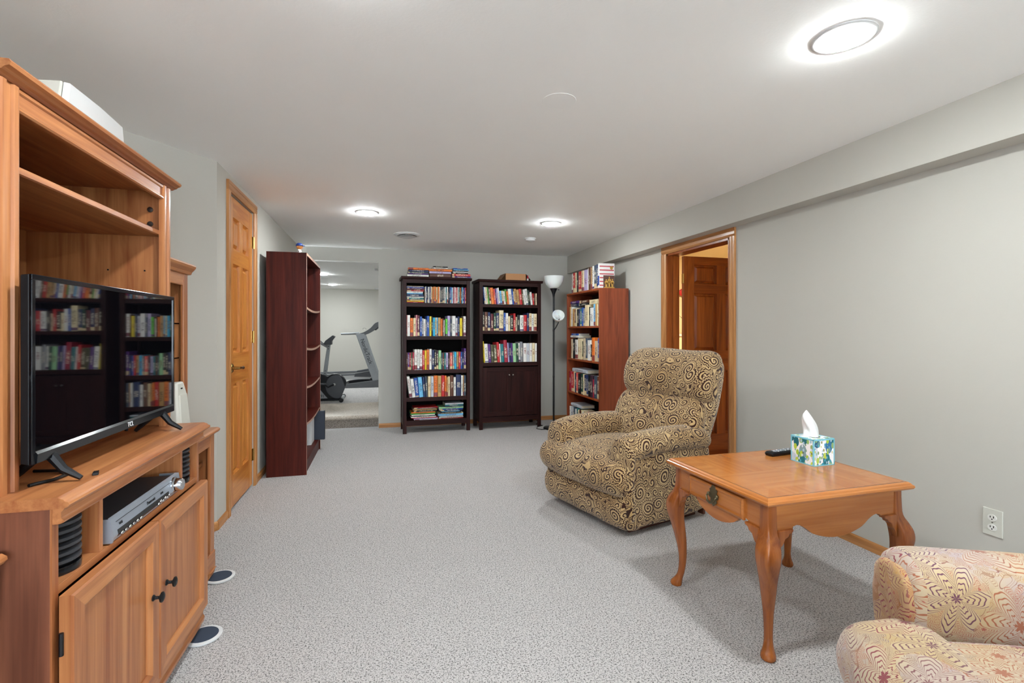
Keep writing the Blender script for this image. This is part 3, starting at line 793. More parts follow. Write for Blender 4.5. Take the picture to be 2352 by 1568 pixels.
t = thing('memory_stick', (-.70, 1.476, ZB), R(20), 'tiny dark plastic stick lying on the media unit top', 'memory stick')
part('cap', B(-.006,.006,-.014,.004,0,.007), M['black'], t, .001); part('plug', B(-.005,.005,.004,.014,.001,.006), M['nickel'], t)
t = thing('set_top_box', (-1.0, 1.62, 1.5735), 0, 'flat dark box on the upper hutch shelf', 'electronic box')
part('case', B(-.11,.10,-.13,.16,.004,.034), M['black'], t, .003); part('front_strip', B(.10,.103,-.12,.15,.010,.028), M['bezel'], t)
for x in (-.08,.07):
    for y in (-.10,.13): part('rubber_foot', B(x-.008,x+.008,y-.008,y+.008,0,.004), M['rubber'], t)

# video player in the middle cubby
vp = thing('video_player', (-.705, 1.765, .6185), 0, 'silver disc and tape player with big dial in the middle cubby', 'video player')
part('chassis', B(-.30,.0,-.215,.215,.006,.062), M['dkplastic'], vp, .002)
part('fascia', MB().prism([(0,.004),(.010,.006),(.016,.020),(.008,.066),(.0,.069)], -.222, .222, 'y'), M['silver'], vp)
part('side_cheek', MB().prism([(-.05,.004),(.012,.004),(.016,.020),(.008,.067),(-.05,.067)], -.228, -.222, 'y'), M['silver'], vp); part('side_cheek', MB().prism([(-.05,.004),(.012,.004),(.016,.020),(.008,.067),(-.05,.067)], .222, .228, 'y'), M['silver'], vp)
part('display_window', MB().prism([(.0105,.008),(.0165,.020),(.0148,.032),(.010,.032)], -.205, .125, 'y'), M['bezel'], vp)
part('tray_line', MB().prism([(.008,.0535),(.0112,.0535),(.0110,.0545),(.008,.0545)], -.205, .16, 'y'), M['text_dk'], vp)
for i in range(6): part('button', MB().ball((.0165, -.185+.022*i, .016), .004,.007,.005), M['chrome'], vp, smooth=True)
for i in range(6): part('button', MB().ball((.0165, .045+.016*i, .016+.004*(i%2)), .004,.006,.005), M['chrome'], vp, smooth=True)
kn = part('jog_dial', MB().lathe([(.026,0),(.026,.006),(.022,.010),(.0205,.028),(.018,.031),(.002,.031)], (.008,.178,.038), 24, 'x'), M['chrome'], vp, smooth=True, label='large chrome dial')
TM = lambda y, z: Matrix.Translation((.0135,y,z)) @ Matrix.Rotation(PI/2,4,'Z') @ Matrix.Rotation(R(84),4,'X')
text_part('Panasonic', .014, M['text_dk'], vp, TM(.0,.042)); text_part('DVD', .009, M['text_dk'], vp, TM(.075,.042)); text_part('VHS', .010, M['text_dk'], vp, TM(-.185,.044))
# black ribbed round racks in the outer cubbies
for y, lab, in ((1.412,'black ribbed round speaker in the cubby beside the large side panel'),(2.113,'black ribbed round speaker in the cubby beside the narrow cabinet')):
    t = thing('ribbed_speaker', (-.765, y, .6185), 0, lab, 'speaker', 'black ribbed speakers')
    r0 = .060
    part('drum', MB().lathe([(r0-.012,0),(r0-.012,.132),(.002,.132)], n=28), M['black'], t, smooth=True)
    part('base_ring', MB().lathe([(r0,0),(r0+.001,.012),(r0,.018),(r0-.013,.018)], n=28), M['bezel'], t, smooth=True)
    for k in range(6):
        z = .024+.0175*k
        part('rib', MB().lathe([(r0-.013,z),(r0,z+.002),(r0,z+.009),(r0-.013,z+.0105)], n=28), M['dkplastic'], t, smooth=True)

# white loudspeakers
t = thing('center_speaker', (-.885, 1.862, HT), 0, 'white center loudspeaker on top of the media unit', 'loudspeaker')
part('cabinet', MB().loft([[(-.22,-.165,0),(-.006,-.185,0),(-.006,.185,0),(-.22,.165,0)],[(-.22,-.14,.130),(-.006,-.160,.136),(-.006,.160,.130),(-.22,.14,.125)]]), M['offwhite'], t, .004)
part('grille', MB().loft([[(-.004,-.180,.004),(.010,-.172,.004),(.014,0,.004),(.010,.172,.004),(-.004,.180,.004)],[(-.004,-.156,.134),(.010,-.150,.134),(.014,0,.131),(.010,.150,.126),(-.004,.155,.126)]]), M['whitep'], t, .002)
part('logo', B(.0125,.0145,.02,.055,.014,.017).box(.0125,.0145,.017,.021,.014,.024), M['text_dk'], t)
t = thing('satellite_speaker', (-.818, 2.335, .7185), 0, 'slim white upright loudspeaker standing on the narrow side cabinet', 'loudspeaker')
part('cabinet', MB().loft([[(-.06,-.062,0),(.03,-.072,0),(.03,.072,0),(-.06,.062,0)],[(-.06,-.045,.20),(.016,-.055,.20),(.016,.055,.20),(-.06,.045,.20)],[(-.05,-.035,.252),(.008,-.035,.258),(.008,.035,.258),(-.05,.035,.252)]]), M['offwhite'], t, .008, True)
part('grille', MB().loft([[(.029,-.058,.01),(.034,-.05,.01),(.034,.05,.01),(.029,.058,.01)],[(.015,-.042,.205),(.020,-.035,.205),(.020,.035,.205),(.015,.042,.205)]]), M['offwhite'], t)
part('logo', B(.010,.0135,-.008,.008,.228,.233), M['text_dk'], t)

# ------------------------------------------------------------------ books
COL = dict(white='#dcdad4', cream='#d9c9a2', tan='#b89058', yellow='#d8c12e', orange='#dc7428', red='#b8262a', coral='#d2574e', maroon='#571a24', crimson='#9a2238',
  navy='#1d2c55', blue='#2450a0', sky='#6ab0d8', cyan='#22a3cc', teal='#1f6f74', green='#3f9a3a', lime='#62c83a', olive='#4c4a32', darkgreen='#173f30', brown='#5a3424', black='#17181c',
  grey='#7e8085', silver='#b9bdc4', slate='#3d4a5a', purple='#553078', lilac='#b3a8cc', pink='#d8949a', plum='#3a2330', mint='#93c492', beige='#c4b294')
NAME = dict(sky='sky-blue', lime='bright-green', darkgreen='dark-green')
def cname(c): return NAME.get(c, c)
def unit_book():
    b, sp = .07, .05
    m = MB()
    rd = [(-.5,-.44),(-.42,-.485),(-.2,-.5),(.2,-.5),(.42,-.485),(.5,-.44)]   # rounded spine (x,y)
    inn = [(.5-b,-.44+sp),(-.5+b,-.44+sp)]
    n = len(rd)
    for i in range(n-1):
        (xa,ya),(xb,yb) = rd[i], rd[i+1]
        m.add([(xa,ya,0),(xb,yb,0),(xb,yb,1),(xa,ya,1)], [(0,1,2,3)], [[(i/(n-1),0),((i+1)/(n-1),0),((i+1)/(n-1),1),(i/(n-1),1)]])
    far = [(2,2)]*4
    def quad(a, b2, c, d): m.add([a,b2,c,d], [(0,1,2,3)], [far])
    for z, f in ((0,True),(1,False)):
        pts = [(x,y,z) for x, y in rd]+[(x,y,z) for x, y in inn]
        m.add(pts, [list(range(len(pts)))[::(-1 if f else 1)]], [[(2,2)]*len(pts)])
    m.add([(-.5+b,-.44+sp,0),(.5-b,-.44+sp,0),(.5-b,-.44+sp,1),(-.5+b,-.44+sp,1)], [(3,2,1,0)], [far])
    for x0, x1 in ((-.5,-.5+b),(.5-b,.5)):
        v = [(x0,-.44,0),(x1,-.44,0),(x1,.5,0),(x0,.5,0),(x0,-.44,1),(x1,-.44,1),(x1,.5,1),(x0,.5,1)]
        m.add(v, [(3,2,1,0),(4,5,6,7),(1,2,6,5),(2,3,7,6),(3,0,4,7)], [far]*5)
    pg = MB().box(-.5+b,.5-b,-.40,.475,.012,.985)
    return m.mesh('cover', M['book']), pg.mesh('pages', M['pages'])
ME_COVER, ME_PAGES = unit_book()
BOOKS = []
def book(name, loc, rot, dims, color, group, cat='book'):
    o = bpy.data.objects.new(name, ME_COVER); scene.collection.objects.link(o)
    o.location = loc; o.rotation_euler = rot; o.scale = dims
    o.color = H(COL[color])
    p = bpy.data.objects.new('pages', ME_PAGES); scene.collection.objects.link(p); p.parent = o
    o['category'] = cat; o['group'] = group
    return o
def short(lab):
    n = lambda: len(lab.replace('-', ' ').replace(',', ' ').split())
    for x, y in (('leaning ',''), (' of open',', open'), (' of doored',', doored'), (' of reddish',', reddish'), (' on ',', '), ('slim ',''), ('thick ',''), (' the ',' '), (' one',''), ('topped ','')):
        if n() > 16: lab = lab.replace(x, y, 1) if x != ' on ' else y.join(lab.rsplit(x, 1))
    return lab
class Shelf:
    """lays books out on one shelf: frame = (origin, rz); local x along the shelf (left to right seen from the front), y into the shelf"""
    def __init__(s, org, rz): s.o = Vector(org); s.rz = rz; s.rot = Matrix.Rotation(rz,3,'Z')
    def w(s, x, y, z): return s.o+s.rot @ Vector((x,y,z))
    def row(s, items, x0, x1, z, depth, front, where, group, noun='book', name='book', gap=.0006, fill=True, hs=1.0):
        """items: (colour, relative thickness, height, lean degrees)"""
        items = [(i+(0,))[:4] for i in items]
        lead = items[0][2]*hs*math.sin(R(items[0][3])) if items[0][3] > 0 else 0
        tot = sum(i[1] for i in items)
        k = (x1-x0-lead-gap*len(items)-.004)/tot
        x = x0+lead+.001; out = []
        prev_lean = 0
        for j, (c, t, h, ln) in enumerate(items):
            th = t*k*(1 if not ln else math.cos(R(ln)))
            th = max(th, .004)
            d = depth*random.uniform(.86, 1.0); a = R(ln)
            cx = x+(th/2)*math.cos(a)
            fy = front+random.uniform(0,.006)
            o = book(name, s.w(cx, fy+d/2, z+.0008+(th/2)*math.sin(a)), (0, -a, s.rz), (th, d, h*hs), c, group)
            out.append((o, c, th, h, ln))
            x += t*k+gap
        n = len(out)
        for j, (o, c, th, h, ln) in enumerate(out):
            size = 'slim ' if th < .016 else ('thick ' if th > .034 else '')
            lean = 'leaning ' if ln else ''
            if 0 < j < n-1:
                a, b = cname(out[j-1][1]), cname(out[j+1][1])
                nb = ('between two %s ones' % a) if a == b else ('between %s and %s' % (a, b))
            elif n == 1: nb = ''
            else:
                nb = ('at row end beside %s one' % cname(out[1 if j == 0 else n-2][1]))
            lab = ' '.join(('%s%s%s %s %s %s' % (lean, size, cname(c), noun, nb, where)).split())
            o['label'] = short(lab)
        return out
    def stack(s, items, x0, z, depth, front, where, group, noun='book', name='book', jit=.01):
        """lying pile, bottom first: (colour, thickness, length[, x offset])"""
        n = len(items)
        for j, it in enumerate(items):
            c, t, ln = it[:3]; dx = it[3] if len(it) > 3 else random.uniform(0, jit)
            o = book(name, s.w(x0+dx, front+depth/2+random.uniform(0,.012), z+t/2+.0008), (0, PI/2, s.rz), (t, depth*random.uniform(.9,1.0), ln), c, group)
            tp = 'in %s topped pile' % cname(items[-1][0]) if n > 2 else ''
            if n == 1: rel = 'lying'
            elif j == 0: rel = 'under a %s one' % cname(items[1][0])
            elif j == n-1: rel = 'above a %s one' % cname(items[j-1][0])
            else: rel = 'between %s and %s' % (cname(items[j-1][0]), cname(items[j+1][0]))
            o['label'] = short(' '.join(('%s %s %s %s %s' % (cname(c), noun, rel, tp, where)).split()))
            z += t+.0012
        return z

def px(rows, h=1.0):
    """'colour x0 x1 top [lean]' measured rows -> (colour, width, height) with height from a common bottom"""
    return rows

# ------------------------------------------------------------------ two dark bookcases on the back wall
def dark_bookcase(loc, rz, label, Wd, Ht, D, shelves, doors):
    t = thing('bookcase', loc, rz, label, 'bookcase', 'dark bookcases on the back wall')
    h = Wd/2; g = .042; f = -D/2; b = D/2; side = .016
    for x in (-h, h-g):
        part('front_post', B(x,x+g,f,f+.03,0,Ht-.03), M['esp_z'], t, .002)
        part('back_post', B(x,x+g,b-.03,b,0,Ht-.03), M['esp_z'], t, .002)
    for x0 in (-h+.008, h-.008-side):
        part('side_panel', B(x0,x0+side,f+.03,b-.03,.10,Ht-.03), M['esp_z'], t)
        part('side_rail', B(x0-.004 if x0 < 0 else x0,x0+side if x0 < 0 else x0+side+.004,f+.03,b-.03,.09,.15), M['esp_x'], t)
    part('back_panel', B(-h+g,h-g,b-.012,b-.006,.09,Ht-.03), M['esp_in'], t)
    part('top', MB().prism([(f-.012,Ht-.030),(f-.020,Ht-.022),(f-.024,Ht-.006),(f-.022,Ht),(b,Ht),(b,Ht-.030)], -h-.018, h+.018, 'x'), M['esp_x'], t, .001)
    part('top_rail', B(-h+g,h-g,f+.006,f+.024,Ht-.075,Ht-.03), M['esp_x'], t, .001)
    part('bottom_rail', B(-h+g,h-g,f+.004,f+.024,.09,.148), M['esp_x'], t, .001)
    part('bottom_shelf', B(-h+.024,h-.024,f+.024,b-.012,.125,.146), M['esp_x'], t)
    for z, th in shelves: part('shelf', B(-h+.024,h-.024,f+.010,b-.012,z-th,z), M['esp_x'], t, .001)
    if doors:
        z0, z1 = .155, doors
        for s in (-1,1):
            d = bpy.data.objects.new('cabinet_door', None); scene.collection.objects.link(d); d.parent = t
            xa, xb = (-h+g+.002, -.0015) if s < 0 else (.0015, h-g-.002)
            w_ = .052
            part('stile', B(xa,xa+w_,f+.004,f+.024,z0,z1), M['esp_z'], d, .001); part('stile', B(xb-w_,xb,f+.004,f+.024,z0,z1), M['esp_z'], d, .001)
            part('rail', B(xa+w_,xb-w_,f+.004,f+.024,z0,z0+w_), M['esp_x'], d, .001); part('rail', B(xa+w_,xb-w_,f+.004,f+.024,z1-w_,z1), M['esp_x'], d, .001)
            part('panel', B(xa+w_,xb-w_,f+.011,f+.018,z0+w_,z1-w_), M['esp_z'], d)
            kx = xb-.022 if s < 0 else xa+.022
            part('knob', MB().lathe([(.006,0),(.005,-.010),(.011,-.016),(.012,-.021),(.008,-.026),(.002,-.027)], (kx,f+.004,z1-.095), 14, 'y'), M['nickel'], d, smooth=True, label='small round nickel knob')
    return t
D_ = .33
B1 = (Vector((.627, 5.965, 0)), R(2.2)); B2 = (Vector((1.522, 5.972, 0)), R(3.0))
WA = .79
dark_bookcase(B1[0], B1[1], 'open dark espresso bookcase with five shelves and piles of books on top', WA, 1.82, D_, [(1.517,.046),(1.128,.042),(.735,.045),(.415,.046)], 0)
dark_bookcase(B2[0], B2[1], 'dark espresso bookcase with two doors below three book shelves', WA, 1.81, D_, [(1.512,.036),(1.188,.036),(.806,.045)], .748)
IX0, IX1 = -WA/2+.043, WA/2-.043
FR = -D_/2+.014
s1 = Shelf(B1[0], B1[1]); s2 = Shelf(B2[0], B2[1])
G1 = 'books in the open dark bookcase'; G2 = 'books in the dark bookcase with doors'
A = 'open dark bookcase'; A2 = 'doored dark bookcase'
def rows(txt, ybot, mpp, lean=0):
    out = []
    for it in txt.split():
        f = it.split(':')
        out.append((f[0], float(f[2])-float(f[1]), (ybot-float(f[3]))*mpp, float(f[4]) if len(f) > 4 else lean))
    return out
K = .000718
# top shelf: lying pile + film cases
z = s1.stack([('red',.010,.195),('yellow',.012,.20),('beige',.014,.20),('teal',.018,.19),('white',.014,.195),('navy',.024,.19),('sky',.012,.18),('white',.020,.185),('red',.012,.195),('maroon',.014,.20),('purple',.012,.195),('blue',.010,.20),('beige',.008,.19)], IX0+.003, 1.517, .15, FR, 'on top shelf of '+A, G1, jit=.006)
dv = 'white navy slate white navy white tan orange tan orange cream tan orange white black slate black grey white teal white black navy blue sky silver crimson white pink crimson white teal orange black sky navy purple red'.split()
s1.row([(c, 1.0+.15*math.sin(i*2.3), .190+.003*math.sin(i*1.7)) for i, c in enumerate(dv)], IX0+.212, IX1, 1.517, .135, FR, 'on top shelf of '+A, 'film cases on the top shelf', 'film case', 'film_case', .0004)
tB = 'red:268:276:1030 white:276:323:1028 orange:325:370:1075 cream:370:412:1075 pink:412:432:1025 maroon:432:470:1030 blue:470:506:1050 silver:506:528:1080 white:528:558:1090 grey:558:576:1100 blue:576:618:1040 yellow:620:652:1045 black:655:675:1050 cyan:680:718:1065 cream:718:742:1065 sky:742:760:1065 tan:760:805:1065 orange:805:833:1085 maroon:835:850:1070 white:850:866:1105 black:866:877:1090 lime:877:910:1085 lilac:912:955:1035 slate:958:985:1090 white:985:1045:1035 silver:1045:1078:1070 navy:1078:1110:1045 yellow:1115:1158:1070 brown:1158:1175:1050 white:1178:1220:1040'
s1.row(rows(tB, 1368, K), IX0, IX1, 1.128, .19, FR, 'on second shelf of '+A, G1)
tC = 'brown:258:275:150 purple:275:300:150 crimson:300:322:150 olive:325:350:150 crimson:350:377:145 white:378:420:100 white:420:458:100 white:458:500:102 red:498:533:118 yellow:537:567:118 orange:567:607:105 white:610:650:95 navy:650:690:110 black:695:725:110 plum:728:760:120 mint:765:810:120 slate:810:832:160 brown:832:856:160 teal:858:885:160 lilac:888:922:160 plum:925:950:160 coral:952:997:158 grey:997:1022:150 cyan:1022:1060:145 tan:1060:1092:150 red:1095:1125:145 blue:1125:1150:150 navy:1150:1180:145 purple:1180:1213:90'
s1.row(rows(tC, 430, K), IX0, IX1, .735, .18, FR, 'on third shelf of '+A, G1)
tD = 'white:255:300:545:7.5 white:300:350:585:7 blue:350:405:570:6 sky:405:470:560:5 navy:470:505:560:4 slate:505:535:550:3 cream:585:630:550 silver:630:675:550 orange:680:740:540 tan:745:805:545 red:810:860:540 orange:862:890:545 tan:890:915:570 cream:915:945:560 brown:945:1000:545 white:1003:1040:575 navy:1040:1122:535 white:1125:1155:548 tan:1155:1170:545 slate:1172:1205:548'
s1.row(rows(tD, 885, K), IX0, IX1, .415, .19, FR, 'on fourth shelf of '+A, G1)
mg1 = [('silver',.008,.27,.09),('lilac',.010,.28,.085),('red',.006,.30,.06),('white',.012,.29,.055),('slate',.008,.25,.09),('white',.014,.27,.06),('green',.014,.29,.05),('orange',.012,.28,.055),('black',.009,.26,.08),('olive',.010,.27,.085),('tan',.012,.28,.075),('slate',.010,.26,.08),('red',.006,.28,.085)]
mg2 = [('red',.009,.30,.36),('white',.014,.29,.37),('silver',.009,.28,.375),('sky',.022,.30,.36),('cream',.008,.30,.36),('black',.010,.24,.39),('sky',.012,.22,.40),('navy',.012,.27,.38),('blue',.014,.29,.365),('mint',.016,.29,.37),('slate',.010,.22,.44),('teal',.016,.22,.44),('silver',.016,.22,.44)]
s1.stack(mg1, IX0, .146, .22, FR+.01, 'on bottom shelf of '+A, 'magazines on the bottom shelf', 'magazine', 'magazine')
s1.stack(mg2, IX0+.01, .146, .22, FR+.005, 'on bottom shelf of '+A, 'magazines on the bottom shelf', 'magazine', 'magazine')
ZT = 1.82
s1.stack([('white',.026,.25,-.345),('purple',.012,.235,-.335),('slate',.018,.235,-.335),('navy',.020,.228,-.328),('orange',.026,.235,-.33)], 0, ZT, .16, -D_/2+.01, 'on top of '+A, 'books on top of the dark bookcase')
s1.stack([('brown',.042,.245,-.082),('lilac',.028,.255,-.088),('orange',.026,.275,-.095),('white',.018,.18,-.05),('black',.014,.17,-.04)], 0, ZT, .17, -D_/2+.01, 'on top of '+A, 'books on top of the dark bookcase')
s1.stack([('purple',.020,.23,.177),('red',.028,.222,.18),('black',.012,.182,.192),('silver',.014,.182,.19),('black',.010,.182,.192),('sky',.014,.186,.198),('blue',.012,.178,.19)], 0, ZT, .15, -D_/2+.005, 'on top of '+A, 'books on top of the dark bookcase')
uA = 'blue:222:238:410 white:238:262:415 cream:262:285:415 green:285:303:415 maroon:303:335:418 orange:335:385:422 coral:385:412:440 purple:412:430:440 lilac:430:452:430 white:452:480:420 sky:480:512:470 cream:512:540:470 white:540:568:475 green:568:590:440 orange:590:622:475 white:622:680:435 blue:680:705:430 cream:705:722:475 tan:722:760:430 tan:760:800:445 red:800:845:430 olive:845:870:435 white:870:905:440 white:905:945:425 darkgreen:945:960:440 black:960:980:450 white:980:1015:480 red:1015:1040:500:4 brown:1045:1065:500:2 beige:1070:1095:500:1'
s2.row(rows(uA, 700, K, 6.5), IX0, IX1, 1.512, .16, FR, 'on top shelf of '+A2, G2)
uB = 'black:222:250:820 brown:250:298:820 navy:302:345:825 maroon:350:397:850 darkgreen:402:440:835 navy:443:490:835 cream:490:560:790 blue:560:592:830 white:592:632:835 cream:632:665:890 black:665:712:870 red:715:750:840 beige:750:775:900 black:778:820:865 white:822:882:870 red:882:935:865 navy:935:970:830 cream:970:1010:835 white:1010:1043:840 cream:1045:1098:840'
s2.row(rows(uB, 1140, K), IX0, IX1, 1.188, .18, FR, 'on second shelf of '+A2, G2)
uC = 'yellow:222:240:1305:3.5 white:240:300:1350:3.5 purple:300:340:1355:3.5 olive:340:385:1365:3.5 olive:385:438:1370:3.5 red:438:480:1325:3.5 white:480:500:1350:3.5 teal:500:552:1355:3.5 crimson:552:610:1290:3.5 lilac:610:632:1335:3 navy:632:665:1335:2.5 purple:665:692:1340:2.5 mint:692:745:1345:2 darkgreen:745:785:1345:2 white:785:812:1340:2 grey:812:858:1320:2 white:860:920:1345 silver:920:965:1345 white:965:1010:1345 cream:1010:1055:1340 white:1055:1090:1345'
s2.row(rows(uC, 1664, K), IX0, IX1, .806, .19, FR, 'on third shelf of '+A2, G2)
# open cardboard box on top of the second bookcase
t = thing('cardboard_box', tuple(s2.w(.075,-.02,1.81)), R(3), 'open brown cardboard box with flaps out on the doored dark bookcase', 'box')
bx = MB().box(-.13,.13,-.11,-.106,0,.085).box(-.13,.13,.106,.11,0,.085).box(-.13,-.126,-.106,.106,0,.085).box(.126,.13,-.106,.106,0,.085).box(-.126,.126,-.106,.106,0,.003)
part('carton', bx, M['card'], t)
part('flap', MB().add([(-.131,-.11,.085),(-.131,.11,.085),(-.185,.11,.012),(-.185,-.11,.012),(-.134,-.11,.085),(-.134,.11,.085),(-.188,.11,.012),(-.188,-.11,.012)], [(0,1,2,3),(7,6,5,4),(0,3,7,4),(1,5,6,2),(3,2,6,7),(0,4,5,1)]), M['cardin'], t)
part('flap', MB().add([(.131,-.11,.085),(.131,.11,.085),(.195,.11,.012),(.195,-.11,.012),(.134,-.11,.085),(.134,.11,.085),(.198,.11,.012),(.198,-.11,.012)], [(3,2,1,0),(4,5,6,7),(4,7,3,0),(2,6,5,1),(7,6,2,3),(1,5,4,0)]), M['dkbrown'], t)
t = thing('red_ornament', tuple(s2.w(.222,-.155,1.81)), 0, 'tiny red and white ornament beside the cardboard box', 'ornament')
part('body', MB().lathe([(.010,0),(.013,.008),(.009,.02),(.012,.03),(.002,.04)], n=12), M['whitep'], t, smooth=True)
part('hat', MB().lathe([(.013,.028),(.010,.045),(.003,.07),(.001,.072)], n=12), M['red'], t, smooth=True)

# ------------------------------------------------------------------ reddish bookcase against the right wall (front looks to -X)
RB = (Vector((2.368, 5.19, 0)), -PI/2)        # local x runs toward -Y, local -y looks to -X
RW, RH, RD = .94, 1.64, .336
t = thing('bookcase', RB[0], RB[1], 'reddish wooden bookcase against the right wall, books and plaque on top', 'bookcase')
h = RW/2
part('side_panel', B(-h,-h+.019,-RD/2,RD/2,0,RH), M['redw_z'], t, .001); part('side_panel', B(h-.019,h,-RD/2,RD/2,0,RH), M['redw_z'], t, .001)
part('top', B(-h+.019,h-.019,-RD/2,RD/2,RH-.022,RH), M['redw_y'], t, .001)
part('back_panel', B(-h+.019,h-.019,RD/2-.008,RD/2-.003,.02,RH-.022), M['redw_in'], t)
RS = [1.243,.861,.463,.085]
for z in RS: part('shelf', B(-h+.019,h-.019,-RD/2+.006,RD/2-.008,z-.02,z), M['redw_y'], t, .001)
part('kick_board', B(-h+.019,h-.019,-RD/2+.02,-RD/2+.035,0,.065), M['redw_y'], t)
sr = Shelf(RB[0], RB[1]); GR = 'books in the reddish bookcase'; AR = 'of reddish bookcase'
rx0, rx1 = -h+.021, h-.021
RF = -RD/2+.012
def rb(txt, hs): 
    return [(a, float(b), float(c)) for a, b, c in (i.split(':') for i in txt.split())]
# widths run from the far end (back-wall side) to the near end
top = rb('white:26:.235 red:34:.24 cream:28:.235 black:30:.24 red:52:.235 cream:40:.235 lilac:58:.235 white:22:.24 brown:32:.25 tan:20:.24 white:32:.25 slate:36:.25 navy:22:.255', 1)
sr.row(top, rx0+.10, rx1-.045, RH, .16, -RD/2+.012, 'on top of reddish bookcase', 'books on top of the reddish bookcase')
r1 = rb('tan:26:.235 white:28:.235 tan:40:.21 maroon:26:.20 cream:20:.21 black:40:.20 navy:22:.20 teal:30:.20 blue:28:.21 grey:28:.20 cream:66:.235 black:14:.21 white:58:.20 sky:32:.235 tan:24:.235 cream:24:.23 black:24:.235', 1)
sr.row(r1, rx0+.03, rx1-.002, RS[0], .16, RF, 'on top shelf '+AR, GR)
sr.stack([('navy',.034,.22,.03),('purple',.030,.24,.03)], rx0, RS[0]+.2365, .15, RF+.01, 'atop the books on top shelf '+AR, GR)
sr.stack([('black',.026,.24,.31),('brown',.034,.25,.30)], rx0, RS[0]+.2365, .15, RF+.005, 'atop the books on top shelf '+AR, GR)
sr.stack([('cream',.050,.20,.62)], rx0, RS[0]+.2365, .15, RF+.003, 'atop the books on top shelf '+AR, GR)
r2 = rb('beige:22:.23 black:36:.24 white:38:.225 cream:32:.24 cream:30:.24 olive:14:.21 beige:36:.245 slate:20:.245 white:44:.225 black:16:.18 orange:30:.255 beige:40:.22 blue:28:.25', 1)
sr.row(r2, rx0+.08, rx1-.002, RS[1], .17, RF, 'on second shelf '+AR, GR)
sr.stack([('white',.026,.25,.05),('blue',.022,.19,.07)], rx0, RS[1]+.2475, .17, RF+.002, 'atop the books on second shelf '+AR, GR)
r3 = rb('crimson:34:.235 red:36:.235 cream:20:.24 navy:20:.23 coral:26:.235 black:50:.23 darkgreen:26:.235 cream:16:.235 navy:32:.23 navy:24:.235 black:32:.24 plum:28:.24 crimson:18:.20 slate:36:.24 brown:40:.24', 1)
sr.row(r3, rx0+.02, rx1-.002, RS[2], .17, RF, 'on third shelf '+AR, GR)
sr.stack([('silver',.040,.42,.10)], rx0, RS[2]+.2425, .18, RF+.004, 'atop the books on third shelf '+AR, GR)
r4 = [(c, 1+.3*math.sin(i*1.9), .19+.01*math.sin(i*2.7)) for i, c in enumerate('white silver white slate white teal cream brown cream white beige white pink white grey slate white navy white silver'.split())]
sr.row(r4, rx0+.03, rx1-.002, RS[3], .14, RF, 'on bottom shelf '+AR, GR)
sr.stack([('silver',.034,.30,.06)], rx0, RS[3]+.2025, .19, RF+.006, 'atop the books on bottom shelf '+AR, GR)
# striped book facing the room at the end of the top row, and the relief plaque in front of it
t = thing('striped_book', tuple(sr.w(rx1-.026,-RD/2+.012,RH)), RB[1], 'large white hardback with red stripes and a gold seal on the reddish bookcase', 'book')
part('cover', B(-.016,-.013,0,.175,.0,.262).box(.013,.016,0,.175,.0,.262).box(-.013,.013,0,.004,.0,.262), plain('white_jacket', '#dedbd8', .4), t)
part('pages', B(-.0125,.0125,.005,.170,.005,.257), M['pages'], t)
M['red_stripe'] = plain('red_stripe', '#b5414a', .5)
for k in range(6): part('stripe', B(.016,.0166,.004,.168,.03+.04*k-.006,.03+.04*k+.006), M['red_stripe'], t)
part('seal', MB().lathe([(.018,.016),(.018,.0172),(.002,.0172)], (0,.140,.215), 18, 'x'), M['gold'], t)
part('spine_panel', B(-.0165,.0165,-.0008,.0,.03,.13), M['blue'], t)
t = thing('relief_plaque', tuple(sr.w(rx1+.004,-RD/2+.055,RH)), RB[1], 'small brown plaque with three gold standing figures on the reddish bookcase', 'plaque')
part('board', B(-.008,.0,0,.125,0,.135), plain('plaque_brown', '#5d3f38', .5), t, .002)
part('ledge', B(0,.016,.004,.121,0,.010), M['gold'], t, .002)
for y, s in ((.028,.88),(.062,1.15),(.097,.92)):
    f = MB()
    for q in (-.006,.006): f.tube([(.007,y+q,.008),(.008,y+q,.03*s),(.007,y+q*.8,.050*s)], [.005,.0048,.006], 8)
    f.tube([(.007,y,.046*s),(.008,y,.066*s),(.007,y,.080*s),(.007,y,.088*s)], [.010,.011,.013,.005], 10)
    for q in (-1,1): f.tube([(.007,y+q*.011,.079*s),(.008,y+q*.016,.062*s),(.011,y+q*.012,.048*s)], [.005,.004,.0035], 8)
    part('figure', f, M['gold'], t, smooth=True)
    part('figure_head', MB().ball((.008,y,.096*s), .007,.0065,.0085), M['gold'], t, smooth=True)

# ------------------------------------------------------------------ mahogany bookcase on the left wall (front looks to +X)
LBW, LBH, LBD = .95, 1.835, .305
LB = (Vector((-.749, 4.83, 0)), PI/2)       # local x -> +Y, local -y -> +X
t = thing('bookcase', LB[0], LB[1], 'dark mahogany bookcase with bowed empty shelves beside the pine door', 'bookcase')
h = LBW/2; f = -LBD/2; b = LBD/2
for x in (-h, h-.017):
    part('side_panel', B(x,x+.017,f+.001,b,0,LBH), M['mahog_z'], t); part('edge_band', B(x,x+.017,f,f+.001,0,LBH), M['mahog_edge'], t)
part('top', B(-h+.017,h-.017,f+.001,b,LBH-.02,LBH), M['mahog_y'], t); part('edge_band', B(-h+.017,h-.017,f,f+.001,LBH-.02,LBH), M['mahog_edge'], t)
part('back_panel', B(-h+.017,h-.017,b-.006,b-.002,.05,LBH-.02), M['mahog_z'], t)
part('kick_board', B(-h+.017,h-.017,f+.012,f+.026,0,.092), M['mahog_y'], t)
LS = [1.393,1.052,.73,.424]
part('bottom_shelf', B(-h+.017,h-.017,f+.004,b-.006,.092,.111), M['mahog_y'], t)
